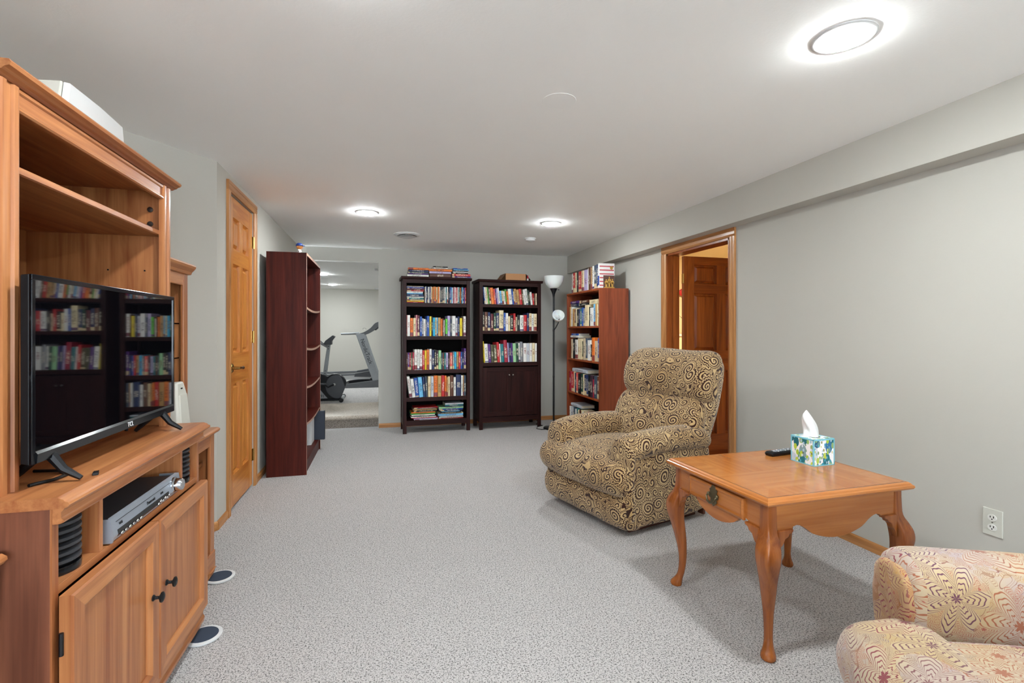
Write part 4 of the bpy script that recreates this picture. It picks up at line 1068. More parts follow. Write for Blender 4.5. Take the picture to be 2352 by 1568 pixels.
for z in LS:
    def sag(x0, th):
        rings = []
        for k in range(13):
            u = -1+2*k/12; x = (h-.018)*u; d = -.020*(1-u*u)
            rings.append((x, d))
        return rings
    def bow(y0, y1, zt, zb):
        rg = [[(x,y0,zb+d),(x,y1,zb+d),(x,y1,zt+d),(x,y0,zt+d)] for x, d in sag(0,0)]
        return MB().loft(rg)
    s_ = part('shelf', bow(f+.006, b-.006, z, z-.018), M['mahog_y'], t, label='sagging shelf'); part('edge_band', bow(f+.005, f+.006, z, z-.018), M['mahog_edge'], s_)
sl = Shelf(LB[0], LB[1])
bk = sl.row([('lilac',20,.235),('white',22,.215)], -h+.02, -h+.115, LS[0], .19, f+.03, 'on top shelf of mahogany bookcase', 'books in the mahogany bookcase')
for k, (o, *_r) in enumerate(bk): o['label'] = ('pale lilac book against the side panel, top shelf of mahogany bookcase', 'white paperback beside a lilac book, top shelf of mahogany bookcase')[k]
t = thing('printed_box', tuple(sl.w(.235,-.01,.1115)), LB[1], 'white printed carton with dark and blue pictures in the mahogany bookcase', 'box')
part('carton', B(-.10,.10,-.10,.10,0,.265), M['whitep'], t, .002)
for q, mm in (([(-.06,.06),(.05,.05),(.07,.10),(.02,.13),(-.03,.15),(-.05,.11)], 'text_dk'), ([(-.05,.17),(.055,.165),(.05,.22),(.0,.245),(-.045,.225)], 'navyrub')):
    part('picture', MB().prism(q, -.1012, -.1005, 'x'), M[mm], t)
t = thing('navy_board', tuple(sl.w(.385,-.045,.1115)), LB[1], 'dark navy board sticking out of the mahogany bookcase bottom shelf', 'board')
part('board', B(-.022,.022,-.16,.13,0,.283), M['navybox'], t, .002)
part('edge_strip', B(-.022,.022,-.1605,-.16,.004,.279), M['black'], t)
# bobblehead on top
t = thing('bobblehead', (-.66, 4.405, LBH), R(65), 'small bobblehead figure in a blue cap on the mahogany bookcase', 'figurine')
part('stand', MB().lathe([(.020,0),(.020,.004),(.017,.006)], n=18), M['whitep'], t, smooth=True)
bd = MB().tube([(0,0,.006),(0,0,.016),(0,0,.026),(0,0,.034)], [.012,.014,.015,.008], 12)
for q in (-1,1): bd.tube([(q*.013,0,.030),(q*.018,-.003,.022),(q*.014,-.010,.014)], [.005,.0045,.004], 8)
part('body', bd, M['whitep'], t, smooth=True)
hd = part('head', MB().ball((0,-.002,.055), .025,.026,.025, 20, 14), M['face'], t, smooth=True)
part('nose', MB().ball((0,-.029,.052), .004,.005,.004), M['face'], hd, smooth=True)
for q in (-1,1):
    part('eye', MB().ball((q*.009,-.0255,.058), .0035,.002,.004), M['whitep'], hd, smooth=True); part('pupil', MB().ball((q*.009,-.0272,.058), .0016,.001,.002), M['black'], hd, smooth=True)
    part('ear', MB().ball((q*.025,0,.052), .004,.005,.007), M['face'], hd, smooth=True)
part('mouth', B(-.008,.008,-.0268,-.0245,.042,.044), M['red'], hd)
part('cap', MB().lathe([(.0275,.058),(.0275,.066),(.024,.077),(.014,.084),(.002,.086)], (0,0,0), 20).box(-.017,.017,-.042,-.018,.060,.0635), M['blue'], t, smooth=True, label='blue cap')

# ------------------------------------------------------------------ torchiere floor lamp
t = thing('floor_lamp', (2.03, 5.655, 0), 0, 'black torchiere floor lamp with white bowl and side reading lamp', 'floor lamp')
part('base', MB().lathe([(.125,0),(.128,.008),(.12,.020),(.05,.030),(.02,.04),(.011,.055)], n=32), M['blackm'], t, smooth=True)
part('pole', MB().lathe([(.011,.05),(.011,.62),(.0125,.625),(.0125,.64),(.011,.645),(.011,1.18),(.0125,1.185),(.0125,1.21),(.011,1.215),(.011,1.64)], n=14), M['blackm'], t, smooth=True)
part('neck_cone', MB().lathe([(.012,1.60),(.016,1.635),(.026,1.665),(.044,1.70),(.046,1.706)], n=24), M['blackm'], t, smooth=True)
part('bowl_shade', MB().lathe([(.040,1.704),(.066,1.722),(.095,1.755),(.115,1.80),(.124,1.845),(.125,1.855),(.121,1.855),(.112,1.81),(.09,1.765),(.06,1.732),(.03,1.718),(.002,1.716)], n=36), M['glass_w'], t, smooth=True, label='white glass bowl')
part('bowl_switch', MB().lathe([(.004,0),(.004,.02)], (.044,-.02,1.69), 8, 'x'), M['blackm'], t)
arm = part('side_arm', MB().tube([(0,-.006,1.195),(.02,-.02,1.23),(.045,-.03,1.28),(.06,-.025,1.33),(.066,-.02,1.365)], .006, 8), M['blackm'], t, smooth=True)
Mx = Matrix.Translation((.035,-.055,1.362)) @ Matrix.Rotation(R(62),4,'X') @ Matrix.Rotation(R(-10),4,'Y')
part('reading_shade', MB().lathe([(.022,-.07),(.040,-.05),(.060,-.02),(.073,.025),(.075,.04),(.071,.04),(.056,-.015),(.036,-.043),(.018,-.060),(.002,-.061)], n=28).xf(Mx), M['glass_w'], arm, smooth=True, label='white reading lamp shade')
part('bulb', MB().ball((0,0,-.01), .026,.026,.032).xf(Mx), M['whitep'], arm, smooth=True)
part('lamp_socket', MB().lathe([(.02,-.10),(.024,-.07),(.020,-.062)], n=16).xf(Mx), M['blackm'], arm, smooth=True)
cd = MB().tube([(1.905,5.62,.006),(1.86,5.60,.008),(1.82,5.68,.006),(1.86,5.78,.006),(1.95,5.84,.008),(1.90,5.95,.006),(1.98,6.10,.006),(1.96,6.22,.03)], .004, 8).build('lamp_cord', M['black'], smooth=True)
tag(cd, 'black lamp cord curling on the carpet beside the doored dark bookcase', 'cord')

# ------------------------------------------------------------------ upholstery helpers
def crom(pts, n=6, closed=True):
    """smooth curve through the points"""
    out = []; N = len(pts)
    for i in range(N if closed else N-1):
        def g(j): return pts[j % N] if closed else pts[max(0, min(N-1, j))]
        p0, p1, p2, p3 = (Vector(g(i+k)) for k in (-1,0,1,2))
        for k in range(n):
            u = k/n
            out.append(tuple(.5*((2*p1)+(-p0+p2)*u+(2*p0-5*p1+4*p2-p3)*u*u+(-p0+3*p1-3*p2+p3)*u**3)))
    if not closed: out.append(tuple(pts[-1]))
    return out
def puff(prof, n0, n1, axis='y', p=8, segs=22, uv0=(0,0), bulge=0.0, crown=0.0, cap_in=.0):
    """cushion: closed smooth profile swept along an axis, ends rounded off like a pillow; uv in metres of cloth.
    axis 'y': prof=(x,z); axis 'x': prof=(y,z)."""
    c = (sum(q[0] for q in prof)/len(prof), sum(q[1] for q in prof)/len(prof)); m = len(prof)
    arc = [0]
    for i in range(m): arc.append(arc[-1]+math.dist(prof[i], prof[(i+1)%m]))
    size = max(math.dist(q, c) for q in prof)
    rings = []; info = []
    mid, half = (n0+n1)/2, (n1-n0)/2
    for k in range(segs+1):
        tau = -1+2*k/segs; t = math.sin(PI/2*tau)*.55+tau*.45 if abs(tau) < 1 else tau
        t = math.copysign(1-(1-abs(tau))**1.6, tau)
        kk = max(1e-3, (1-abs(t)**p))**(1/ (p*.55))
        kk = max(kk, cap_in+.02)
        n = mid+half*t
        f = 1+bulge*(1-t*t)
        ring = []
        for q in prof:
            a, b = c[0]+(q[0]-c[0])*kk*f, c[1]+(q[1]-c[1])*kk*f+crown*(1-t*t)
            ring.append((a,n,b) if axis == 'y' else (n,a,b))
        rings.append(ring); info.append((n, kk))
    mb = MB(); v = [q for r_ in rings for q in r_]; fs = []; us = []
    for k in range(segs):
        for i in range(m):
            j = (i+1) % m
            f = [k*m+i, k*m+j, (k+1)*m+j, (k+1)*m+i]
            dn = abs(info[k+1][0]-info[k][0]); dk = abs(info[k+1][1]-info[k][1])*size
            if dk > dn*1.1:
                ab = (0,2) if axis == 'y' else (1,2)
                u = [(v[q][ab[0]]+uv0[0]+.37, v[q][ab[1]]+uv0[1]) for q in f]
            else:
                u = [(info[k][0]+uv0[0],arc[i]+uv0[1]),(info[k][0]+uv0[0],arc[i+1]+uv0[1]),(info[k+1][0]+uv0[0],arc[i+1]+uv0[1]),(info[k+1][0]+uv0[0],arc[i]+uv0[1])]
            fs.append(f); us.append(u)
    for k, rev in ((0,True),(segs,False)):
        f = [k*m+i for i in range(m)]
        if rev: f = f[::-1]
        ab = (0,2) if axis == 'y' else (1,2)
        fs.append(f); us.append([(v[q][ab[0]]+uv0[0]+.37, v[q][ab[1]]+uv0[1]) for q in f])
    ar = sum(prof[i][0]*prof[(i+1)%m][1]-prof[(i+1)%m][0]*prof[i][1] for i in range(m))
    if (ar > 0) == (axis == 'y'): pass
    else: fs = [f[::-1] for f in fs]; us = [u[::-1] for u in us]
    mb.add(v, fs, us)
    return mb
def wrinkle(mb, amp, sc, seed=0):
    """small soft irregularities of stuffed cloth"""
    from mathutils import noise as mn
    mb.v = [tuple(Vector(q)+mn.noise_vector(Vector(q)*sc+Vector((seed,seed*2,0)))*amp) for q in mb.v]
    return mb
def soft(name, mb, m, parent, label=None):
    o = mb.build(name, m, parent, True, None)
    if label: o['label'] = label
    return o

# ------------------------------------------------------------------ recliner
PA = M['paisley']
a_ = R(15.5)
Fv = Vector((-math.cos(a_), -math.sin(a_), 0)); Nv = Vector((math.sin(a_), -math.cos(a_), 0))
rc_loc = Vector((1.373, 2.524, 0))-Nv*.40-Fv*.31
rc = thing('recliner', tuple(rc_loc), PI+a_, 'brown and beige paisley recliner with rolled arms in front of the open door', 'armchair')
part('base_frame', B(-.33,.25,-.32,.32,.0,.05), M['dkbrown'], rc, .004, label='dark brown wooden base')
part('base_foot', B(-.345,-.325,.34,.385,.02,.075), M['dkbrown'], rc, .004)
# arms: upholstered side panel and rolled pad
for s in (-1,1):
    y0, y1 = (.235,.395) if s > 0 else (-.395,-.235)
    pr = crom([(.30,.06),(.315,.16),(.315,.36),(.30,.47),(.10,.50),(-.30,.50),(-.375,.46),(-.385,.30),(-.345,.12),(-.32,.06),(-.1,.045),(.15,.045)], 5)
    soft('arm_panel', wrinkle(puff(pr, y0, y1, 'y', 14, 20, (.1*s,.2)), .004, 6, s), PA, rc)
    # rolled pad: runs front to back, higher in the middle
    yc = s*.322
    prf = [(yc+.098*math.cos(2*PI*k/26)*(1.0 if math.cos(2*PI*k/26)*s > 0 else .95), .49+.082*math.sin(2*PI*k/26)) for k in range(26)]
    soft('arm_pad', wrinkle(puff(prf, -.395, .335, 'x', 9, 26, (.3*s,.5), .0, .025), .004, 7, 3+s), PA, rc)
    # gathered front face of the arm
    prg = crom([(yc-.085,.10),(yc+.085,.10),(yc+.088,.30),(yc+.092,.47),(yc+.06,.545),(yc,.562),(yc-.06,.545),(yc-.092,.47),(yc-.088,.30)], 4)
    soft('arm_front', wrinkle(puff(prg, .285, .335, 'x', 5, 12, (.7,.3*s)), .004, 9, s), PA, rc)
# footrest panel, seat cushion with a front lip that runs across the arms
fp = crom([(.20,.035),(.30,.030),(.345,.06),(.365,.12),(.360,.185),(.33,.225),(.25,.23),(.20,.16)], 5)
soft('footrest_panel', wrinkle(puff(fp, -.415,.385, 'y', 16, 30, (.2,.0), .0), .006, 5, 4), PA, rc)
lip = crom([(.17,.24),(.28,.215),(.365,.235),(.405,.29),(.408,.345),(.375,.405),(.30,.435),(.20,.43),(.15,.34)], 5)
soft('seat_lip', wrinkle(puff(lip, -.445,.395, 'y', 9, 30, (.0,.4), .04, .0), .007, 5, 8), PA, rc)
seat = crom([(-.28,.32),(.0,.30),(.24,.30),(.33,.34),(.33,.40),(.26,.445),(.05,.462),(-.15,.45),(-.28,.42)], 5)
soft('seat_cushion', wrinkle(puff(seat, -.262,.262, 'y', 10, 24, (.5,.1), .0, .012), .006, 5, 12), PA, rc)
# back: tilted shell, lumbar cushion, head pillow
th = R(22.5); bx, bz_ = -.245, .41
def bp(s, n): return (bx-s*math.sin(th)+n*math.cos(th), bz_+s*math.cos(th)+n*math.sin(th))
shell = crom([bp(-.12,-.13), bp(.2,-.15), bp(.50,-.145), bp(.655,-.11), bp(.66,-.05), bp(.40,-.01), bp(.1,-.01), bp(-.12,-.03)], 5)
soft('back_shell', wrinkle(puff(shell, -.345,.365, 'y', 12, 24, (.3,.9)), .006, 5, 20), PA, rc)
lum = crom([bp(-.06,-.06), bp(.12,-.07), bp(.33,-.06), bp(.375,-.02), bp(.365,.035), bp(.26,.075), bp(.10,.085), bp(-.03,.065), bp(-.09,.0)], 5)
soft('lumbar_cushion', wrinkle(puff(lum, -.365,.375, 'y', 8, 30, (.9,.2), .03), .010, 5, 25), PA, rc)
pil = crom([bp(.345,-.08), bp(.50,-.10), bp(.63,-.085), bp(.69,-.03), bp(.685,.045), bp(.62,.105), bp(.50,.125), bp(.40,.105), bp(.345,.05), bp(.325,-.02)], 5)
soft('head_pillow', wrinkle(puff(pil, -.365,.395, 'y', 8, 34, (.1,.7), .02), .012, 5, 31), PA, rc)

# ------------------------------------------------------------------ floral armchair in the near corner
FL = M['floral']
b2 = R(25)
F2 = Vector((-math.cos(b2), math.sin(b2), 0)); Y2 = Vector((-math.sin(b2), -math.cos(b2), 0))
fc = thing('floral_armchair', (1.374, .533, 0), PI-b2, 'cream armchair with maroon and violet flower print beside the end table', 'armchair')
for s in (-1,1):
    yc = s*.345
    pr = crom([(yc-.075,.12),(yc+.075,.12),(yc+.082,.35),(yc+.090,.52),(yc+.085,.585),(yc+.045,.622),(yc-.02,.628),(yc-.07,.610),(yc-.092,.56),(yc-.085,.42)], 5)
    soft('arm', wrinkle(puff(pr, -.45,.285, 'x', 14, 28, (.2*s,.3), 0, 0), .004, 6, 40+s), FL, fc)
    # gathered gold front face
    pf = crom([(yc-.06,.14),(yc+.06,.14),(yc+.068,.40),(yc+.075,.54),(yc+.05,.59),(yc,.60),(yc-.05,.585),(yc-.075,.54),(yc-.066,.40)], 4)
    soft('arm_front', wrinkle(puff(pf, .262,.298, 'x', 5, 10, (.8,.1*s)), .006, 24, 50+s), M['gold_floral'], fc, 'gathered golden front panel')
sc_ = crom([(-.34,.30),(.0,.27),(.30,.27),(.40,.30),(.43,.37),(.41,.44),(.35,.475),(.15,.492),(-.10,.485),(-.34,.45)], 5)
soft('seat_cushion', wrinkle(puff(sc_, -.262,.262, 'y', 6, 30, (.1,.6), .0, .012), .006, 5, 60), FL, fc)
ft = crom([(.30,.26),(.40,.27),(.425,.33),(.43,.20),(.42,.10),(.30,.08)], 4)
lipc = crom([(.22,.28),(.34,.26),(.415,.29),(.447,.37),(.42,.45),(.345,.485),(.24,.48)], 5)
soft('seat_front', wrinkle(puff(lipc, -.345,.345, 'y', 6, 30, (.6,.2), .0, .0), .006, 6, 66), FL, fc)
part('seat_deck', B(-.36,.30,-.27,.27,.12,.29), FL, fc, .02)
bkp = crom([(-.38,.25),(-.33,.45),(-.36,.70),(-.43,.95),(-.50,1.0),(-.58,.97),(-.56,.70),(-.52,.30)], 5)
soft('backrest', wrinkle(puff(bkp, -.36,.36, 'y', 8, 26, (.4,.5), .0), .008, 5, 70), FL, fc)
for x in (-.40,.24):
    for y in (-.30,.30): part('leg', MB().lathe([(.018,0),(.022,.06),(.030,.13)], (x,y,0), 14), M['dkbrown'], fc, smooth=True)

# ------------------------------------------------------------------ end table with cabriole legs
TZ, TW, TD = .588, .720, .617                  # height, size along X, size along Y
tb = thing('end_table', (1.674, 1.766, 0), R(1.6), 'oak end table with curved cabriole legs and a drawer', 'table')
hw, hd = TW/2, TD/2
# top: moulded rim in four mitred pieces, banding and four veneer leaves
def ring_piece(k, prof):
    """mitred border piece: prof=(inset, z)"""
    co = lambda i: [(-hw+i,-hd+i),(hw-i,-hd+i),(hw-i,hd-i),(-hw+i,hd-i)]
    v = []
    for i, z in prof: c = co(i); v += [(*c[k],z), (*c[(k+1)%4],z)]
    n = len(prof); fs = [(2*j,2*j+1,2*((j+1)%n)+1,2*((j+1)%n)) for j in range(n)]+[[2*j for j in range(n)][::-1],[2*j+1 for j in range(n)]]
    return MB().add(v, fs)
rim = [(.012,TZ-.030),(.004,TZ-.026),(0,TZ-.019),(.002,TZ-.012),(.007,TZ-.009),(.010,TZ-.004),(.016,TZ),(.022,TZ),(.022,TZ-.030)]
for k in range(4): part('top_moulding', ring_piece(k, rim), M['table_x' if k % 2 == 0 else 'table_y'], tb)
part('top_core', B(-hw+.022,hw-.022,-hd+.022,hd-.022,TZ-.028,TZ-.003), M['table_x'], tb)
for k in range(4):
    part('inlay_line', ring_piece(k, [(.022,TZ-.002),(.022,TZ-.0002),(.0255,TZ-.0002),(.0255,TZ-.002)]), M['table_line'], tb)
    part('border_veneer', ring_piece(k, [(.0255,TZ-.002),(.0255,TZ),(.105,TZ),(.105,TZ-.002)]), M['table_x' if k % 2 == 1 else 'table_y'], tb)
iw, idp = hw-.105, hd-.105
for sx in (-1,1):
    for sy in (-1,1):
        part('veneer_leaf', B(min(0,sx*iw),max(0,sx*iw),min(0,sy*idp),max(0,sy*idp),TZ-.002,TZ), M['table_x' if sx*sy > 0 else 'table_y'], tb)
# aprons with a scalloped lower edge
def scallop(half, zt, n=40):
    pts = [(-half, zt), (half, zt)]
    low = []
    for i in range(n+1):
        u = -1+2*i/n; x = half*u; a = abs(u)
        if a < .42: z = .405+.028*(a/.42)**2*1.0-.0
        elif a < .66: z = .433+.038*math.sin((a-.42)/.24*PI/2)
        elif a < .80: z = .471-.022*(1-math.cos((a-.66)/.14*PI))/2
        else: z = .449-.050*((a-.80)/.20)
        low.append((x, z))
    return pts+low[::-1]
ax, ay = hw-.055, hd-.055
for s in (-1,1):
    part('apron', MB().prism(scallop(ax, TZ-.030), s*(hd-.042)-.009, s*(hd-.042)+.009, 'y'), M['table_x'], tb)
    part('apron', MB().prism(scallop(ay, TZ-.030), s*(hw-.042)-.009, s*(hw-.042)+.009, 'x'), M['table_y'], tb)
dr = bpy.data.objects.new('drawer', None); scene.collection.objects.link(dr); dr.parent = tb
fx = -hw+.042-.009
part('drawer_front', MB().loft([[(fx,-.165,.462),(fx,.165,.462),(fx,.165,.545),(fx,-.165,.545)][::-1],[(fx-.010,-.165,.462),(fx-.010,.165,.462),(fx-.010,.165,.545),(fx-.010,-.165,.545)][::-1],[(fx-.014,-.157,.470),(fx-.014,.157,.470),(fx-.014,.157,.537),(fx-.014,-.157,.537)][::-1],[(fx-.011,-.148,.479),(fx-.011,.148,.479),(fx-.011,.148,.528),(fx-.011,-.148,.528)][::-1]]), M['table_y'], dr)
pf = [(0,.045),(.010,.040),(.014,.030),(.024,.024),(.020,.012),(.030,.004),(.028,-.010),(.016,-.014),(.020,-.026),(.010,-.036),(0,-.045)]
bpq = [(y,.505+z) for y, z in pf]+[(-y,.505+z) for y, z in pf[::-1][1:-1]]
pull = part('drawer_pull', MB().prism(bpq, fx-.016, fx-.013, 'x'), M['bronze'], dr, .001, label='ornate aged brass bail pull')
part('bail', MB().tube([(fx-.018,-.026,.508),(fx-.028,-.026,.500),(fx-.032,-.018,.484),(fx-.033,0,.478),(fx-.032,.018,.484),(fx-.028,.026,.500),(fx-.018,.026,.508)], [.004,.0035,.0045,.005,.0045,.0035,.004], 8), M['bronze'], pull, smooth=True)
for y in (-.026,.026): part('boss', MB().lathe([(.006,fx-.014),(.007,fx-.020),(.004,fx-.024),(.001,fx-.025)], (0,y,.508), 10, 'x'), M['bronze'], pull, smooth=True)
# cabriole legs: (height, offset along the outward diagonal, half width)
LEG = [(.55,.000,.021),(.50,.000,.022),(.455,.002,.024),(.425,.012,.030),(.395,.022,.034),(.36,.026,.034),(.32,.022,.030),(.27,.012,.0255),(.21,.002,.022),(.15,-.004,.0185),(.10,-.003,.016),(.06,.003,.0155),(.035,.012,.019),(.018,.020,.025),(.006,.022,.026),(.0,.021,.023)]
LEGS = crom([(z,o,w_) for z, o, w_ in LEG], 3, False)
for sx in (-1,1):
    for sy in (-1,1):
        cx_, cy_ = sx*(hw-.050), sy*(hd-.050)
        rings = []
        for z, o, w_ in LEGS:
            k = o*.78
            rnd = 1 if z < .16 else max(0, 1-(z-.16)/.25)        # round at the ankle, square at the block
            e = 2+4*(1-rnd)
            ring = []
            for i in range(20):
                a = 2*PI*i/20; c, s = math.cos(a), math.sin(a)
                ring.append((cx_+sx*k+w_*math.copysign(abs(c)**(2/e),c), cy_+sy*k+w_*math.copysign(abs(s)**(2/e),s), z))
            rings.append(ring)
        lg = part('leg', MB().loft(rings[::-1]), M['table_z'], tb, smooth=True, angle=60)
        # carved knee wings either side of the leg
        for ax_ in 'xy':
            w_ = [(0,.462),(.070,.462),(.066,.452),(.052,.448),(.046,.437),(.030,.430),(.022,.412),(.010,.400),(0,.370)]
            if ax_ == 'x': q = [(cx_-sx*(.018+a), z) for a, z in w_]; mbw = MB().prism(q, cy_+sy*.004, cy_+sy*.030, 'y')
            else: q = [(cy_-sy*(.018+a), z) for a, z in w_]; mbw = MB().prism(q, cx_+sx*.004, cx_+sx*.030, 'x')
            part('knee_wing', mbw, M['table_z'], lg, .003)

# things on the end table
def tw(x, y): 
    v = tb.location+Matrix.Rotation(R(1.6),3,'Z') @ Vector((x,y,0)); return (v.x, v.y, TZ+.0003)
t = thing('tissue_box', (1.905, 1.818, TZ+.0003), R(2), 'cube tissue box printed with teal and lime leaves on the end table', 'tissue box')
bw_, bh_ = .060, .118
part('carton', B(-bw_,bw_,-bw_,bw_,0,bh_), M['leafprint'], t, .001, label='white card with teal and lime leaf print')
e = .005
for sx in (-1,1):
    for sy in (-1,1): part('edge_strip', B(sx*bw_-e if sx > 0 else sx*bw_-.0006, sx*bw_+.0006 if sx > 0 else sx*bw_+e, sy*bw_-e if sy > 0 else sy*bw_-.0006, sy*bw_+.0006 if sy > 0 else sy*bw_+e, 0, bh_+.0006), M['aqua'], t)
for z0, z1 in ((0,.004),(bh_-.006,bh_+.0006)):
    part('edge_strip', B(-bw_,bw_,-bw_-.0006,-bw_+.004,z0,z1), M['aqua'], t); part('edge_strip', B(-bw_,bw_,bw_-.004,bw_+.0006,z0,z1), M['aqua'], t)
    part('edge_strip', B(-bw_-.0006,-bw_+.004,-bw_,bw_,z0,z1), M['aqua'], t); part('edge_strip', B(bw_-.004,bw_+.0006,-bw_,bw_,z0,z1), M['aqua'], t)
part('slot', MB().lathe([(.030,bh_+.0002),(.030,bh_+.0008),(.002,bh_+.0008)], n=24), M['navyrub'], t)
rg = []
for k in range(10):
    u = k/9; z = bh_-.002+.110*u; ww = .034*(1-.35*u-.45*u**4)+.004
    lean = -.028*u+.006*math.sin(u*5)
    ring = []
    for i in range(18):
        a = 2*PI*i/18; fold = 1+.28*math.sin(3*a+2.5*u)
        ring.append((lean+ww*math.cos(a)*fold, .012*u+.55*ww*math.sin(a)*fold*(1-.3*u), z+.012*math.cos(a+.6)*u))
    rg.append(ring)
part('tissue', MB().loft(rg), M['tissue'], t, smooth=True, angle=80, label='white tissue sticking up')
t = thing('remote_control', (1.880, 1.972, TZ+.0003), R(8), 'black remote control with pale buttons on the end table', 'remote')
part('body', MB().loft([[(-.082,-.020,.0),(.085,-.020,0),(.085,.020,0),(-.082,.020,0)],[(-.088,-.023,.012),(.09,-.023,.012),(.09,.023,.012),(-.088,.023,.012)],[(-.080,-.019,.021),(.086,-.019,.020),(.086,.019,.020),(-.080,.019,.021)]]), M['black'], t, .003)
for i in range(8):
    for j in (-1,0,1): part('button', B(-.055+.016*i,-.046+.016*i,j*.011-.0035,j*.011+.0035,.0195,.0232), M['silver'] if (i+j) % 3 else M['text_lt'], t, .001)

# ------------------------------------------------------------------ exercise room equipment
tm = thing('treadmill', (-.5, 9.75, GF), 0, 'grey treadmill with slanted console upright in the exercise room', 'treadmill')
def T(x, z): return (x+.5, z-GF)
y0, y1 = -.36, .36
part('deck', MB().prism([T(-1.75,.30),T(-.20,.30),T(-.20,.385),T(-1.75,.365)], y0+.05, y1-.05, 'y'), M['whitep'], tm, .006)
part('belt', MB().prism([T(-1.74,.366),T(-.25,.386),T(-.25,.390),T(-1.74,.370)], y0+.10, y1-.10, 'y'), M['rubber'], tm)
for s in (y0, y1-.07):
    part('side_rail', MB().prism([T(-1.75,.36),T(-.47,.385),T(-.22,.39),T(-.22,.42),T(-.47,.41),T(-1.75,.39)], s, s+.07, 'y'), M['grey2'], tm, .004)
    part('rail_cap', MB().prism([T(-.48,.355),T(-.17,.345),T(-.15,.44),T(-.22,.452),T(-.46,.415)], s-.004, s+.074, 'y'), M['dkplastic'], tm, .006)
    part('base_arm', MB().prism([T(-.66,.150),T(.02,.150),T(.04,.30),T(-.10,.285),T(-.60,.228),T(-.66,.20)], s-.012, s+.06, 'y'), M['grey2'], tm, .008)
    u = part('upright', MB().prism([T(-.154,.27),T(-.01,.27),T(-.30,1.14),T(-.455,1.14)], s-.006, s+.05, 'y'), M['silver2'], tm, .006)
    part('handrail', MB().tube([(*T(-.71,1.135),),(*T(-.60,1.14),),(*T(-.45,1.145),)] and [(T(-.71,1.135)[0],s+.02,T(-.71,1.135)[1]),(T(-.58,1.137)[0],s+.02,T(-.58,1.137)[1]),(T(-.42,1.148)[0],s+.02,T(-.42,1.148)[1])], [.018,.021,.024], 10), M['silver2'], tm, smooth=True)
    cv = crom([T(-.46,1.12),T(-.32,1.165),T(-.20,1.24),T(-.11,1.335),T(-.02,1.36),T(-.02,1.30),T(-.15,1.19),T(-.29,1.12)], 4)
    part('console_arm', MB().prism(cv, s-.004, s+.045, 'y'), M['grey2'], tm, .003)
part('console', MB().prism([T(-.20,1.225),T(-.115,1.33),T(-.02,1.375),T(.03,1.36),T(.03,1.32),T(-.10,1.20)], y0+.04, y1-.04, 'y'), M['dkplastic'], tm, .006)
part('motor_hood', MB().prism([T(-.16,.20),T(.22,.20),T(.24,.36),T(.08,.42),T(-.14,.40)], y0+.06, y1-.06, 'y'), M['grey2'], tm, .02)
part('cross_bar', MB().tube([(T(-.62,.19)[0],y0,.035),(T(-.62,.19)[0],y1,.035)], .02, 10), M['blackm'], tm, smooth=True)
part('wire_loop', MB().tube([(T(-.30,1.18)[0]+.028*math.cos(a),y0+.02,T(0,1.225)[1]+.018*math.sin(a)) for a in [R(v) for v in range(-30,240,20)]], .003, 6), M['nickel'], tm, smooth=True)
# lettering along the slanted upright
d = Vector((-.154-(-.455), 0, .27-1.14)).normalized()
ang = math.atan2(d.z, d.x)
cx_, cz_ = T(-.262, .80)
text_part('NordicTrack', .098, M['text_dk'], tm, Matrix.Translation((cx_-.005,y0-.0075,cz_+.012)) @ Matrix.Rotation(-ang,4,'Y') @ Matrix.Rotation(PI/2,4,'X'), space=.95)

ek = thing('exercise_bike', (-.80, 7.80, GF), 0, 'black and grey upright exercise bike on the step landing', 'exercise bike')
def K_(x, z): return (x+.80, z-GF)
wc = K_(-.675, .365)
hs_ = crom([K_(-1.02,.42),K_(-.93,.56),K_(-.82,.535),K_(-.77,.515),K_(-.70,.55),K_(-.60,.535),K_(-.525,.46),K_(-.515,.38),K_(-.56,.28),K_(-.62,.185),K_(-.95,.185),K_(-1.02,.27)], 5)
part('drive_housing', MB().prism(hs_, -.055, .055, 'y'), M['black'], ek, .012)
fr_ = crom([K_(-.60,.19),K_(-.54,.30),K_(-.53,.37),K_(-.58,.50),K_(-.66,.535),K_(-.75,.50),K_(-.80,.40),K_(-.78,.28),K_(-.70,.20)], 5)
part('side_disc', MB().prism(fr_, -.066, -.054, 'y'), M['dkplastic'], ek, .006)
part('base_beam', B(K_(-1.20,0)[0], K_(-.56,0)[0], -.05,.05,.0,.045), M['black'], ek, .006)
for x in (-.565, -1.19):
    f_ = part('stabiliser', MB().tube([(K_(x,0)[0],-.24,.030),(K_(x,0)[0],.24,.030)], .024, 12), M['silver2'], ek, smooth=True)
    for s in (-1,1): part('end_cap', MB().lathe([(.030,0),(.030,s*.05),(.02,s*.056)], (K_(x,0)[0],s*.22,.030), 14, 'y'), M['rubber'], f_, smooth=True)
part('crank_hub', MB().lathe([(.022,-.068),(.020,-.085),(.012,-.092),(.002,-.093)], (wc[0],0,wc[1]+.03), 16, 'y'), M['chrome'], ek, smooth=True)
cr_ = part('crank_arm', MB().tube([(wc[0],-.082,wc[1]+.03),(wc[0]-.085,-.088,wc[1]-.005),(wc[0]-.155,-.09,wc[1]+.05)], [.013,.011,.011], 8), M['black'], ek, smooth=True)
part('pedal', B(wc[0]-.20,wc[0]-.10,-.19,-.095,wc[1]+.038,wc[1]+.062), M['dkplastic'], cr_, .006)
part('crank_arm', MB().tube([(wc[0],.082,wc[1]+.03),(wc[0]+.10,.09,wc[1]+.01)], .011, 8), M['black'], ek, smooth=True)
pb, pt = K_(-.815,.53), K_(-.755,1.0)
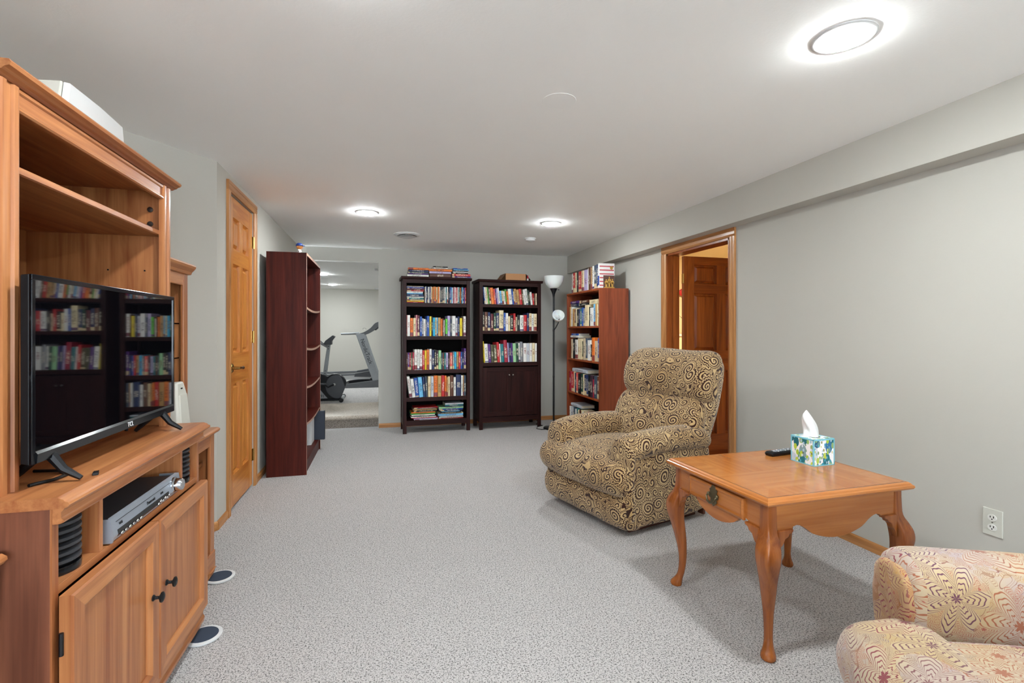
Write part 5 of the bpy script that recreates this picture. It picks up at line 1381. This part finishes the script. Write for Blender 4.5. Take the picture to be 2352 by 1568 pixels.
po = part('front_post', MB().loft([[(pb[0]-.028,-.022,pb[1]),(pb[0]+.028,-.022,pb[1]),(pb[0]+.028,.022,pb[1]),(pb[0]-.028,.022,pb[1])],[(pt[0]-.024,-.02,pt[1]),(pt[0]+.024,-.02,pt[1]),(pt[0]+.024,.02,pt[1]),(pt[0]-.024,.02,pt[1])]]), M['silver2'], ek, .005)
for u in (.06,.14,.83,.92): part('bolt', MB().lathe([(.007,-.020),(.006,-.026),(.002,-.027)], (pb[0]+(pt[0]-pb[0])*u,0,pb[1]+(pt[1]-pb[1])*u), 10, 'y'), M['black'], po)
part('console', MB().prism([K_(-.83,.995),K_(-.80,1.045),K_(-.70,1.125),K_(-.668,1.105),K_(-.715,1.04),K_(-.715,.985),K_(-.78,.985)], -.085, .085, 'y'), M['dkplastic'], ek, .006)
part('handlebar', MB().tube([(pt[0]-.01,-.02,pt[1]-.06),(pt[0]-.09,-.10,pt[1]-.005),(pt[0]-.16,-.20,pt[1]+.05),(pt[0]-.28,-.22,pt[1]+.06)], .014, 10).tube([(pt[0]-.01,.02,pt[1]-.06),(pt[0]-.09,.10,pt[1]-.005),(pt[0]-.16,.20,pt[1]+.05),(pt[0]-.28,.22,pt[1]+.06)], .014, 10), M['silver2'], ek, smooth=True)
part('seat_post', MB().tube([(K_(-1.02,.4)[0],0,.30),(K_(-1.12,0)[0],0,.62)], .022, 10), M['silver2'], ek, smooth=True)
part('saddle', MB().ball((K_(-1.14,0)[0],0,.66), .14,.12,.045), M['black'], ek, smooth=True)
wd = part('badge', MB().prism([K_(-.90,.19),K_(-.77,.19),K_(-.80,.225),K_(-.86,.30),K_(-.885,.34)], -.062, -.054, 'y'), M['silver2'], ek, .001)
text_part('91', .062, M['text_dk'], wd, Matrix.Translation((K_(-.843,0)[0],-.0625,.075)) @ Matrix.Rotation(PI/2,4,'X'), space=1.0)

# things glimpsed beside the open door in the next room
t = thing('tall_cabinet', (4.05, 5.85, 0), 0, 'cream cabinet seen through the gap beside the open door', 'cabinet')
part('body', B(-.35,.35,-.2,.2,0,1.12), M['cream_wall'], t, .004); part('top', B(-.37,.37,-.22,.22,1.12,1.15), M['whitep'], t, .004)
for x0, x1 in ((-.34,-.005),(.005,.34)): part('door', B(x0,x1,-.212,-.2,.06,1.1), M['cream_wall'], t, .003)
t = thing('potted_plant', (3.98, 5.76, 1.15), 0, 'dark green leafy plant in speckled pot seen through the door gap', 'plant')
part('pot', MB().lathe([(.05,0),(.07,.10),(.074,.105),(.065,.105),(.05,.09),(.002,.09)], n=18), M['offwhite'], t, smooth=True)
random.seed(3)
for k in range(16):
    a = k*2.4; l_ = .10+.06*random.random(); u = random.random()*.5+.5
    c0 = Vector((0,0,.09)); c1 = Vector((math.cos(a)*l_*u, math.sin(a)*l_*u, .10+l_*1.1)); sd = Vector((-math.sin(a), math.cos(a), 0))*.022
    md = (c0+c1)/2+Vector((0,0,.02))
    n_ = Vector((0,0,.002))
    part('leaf', MB().add([tuple(c0),tuple(md-sd),tuple(c1),tuple(md+sd),tuple(md+n_*2)], [(0,1,4),(1,2,4),(2,3,4),(3,0,4)]), M['green'], t)
t = thing('wall_bow', (4.04, 6.085, 1.73), 0, 'red bow hanging on the cream wall seen through the door gap', 'bow')
for s in (-1,1): part('loop', MB().ball((s*.085,-.02,0), .085,.018,.06), M['red'], t, smooth=True)
part('knot', MB().ball((0,-.028,0), .03,.02,.03), M['red'], t, smooth=True)

# tell apart every label that still repeats by its place on the shelf
bpy.context.view_layer.update()
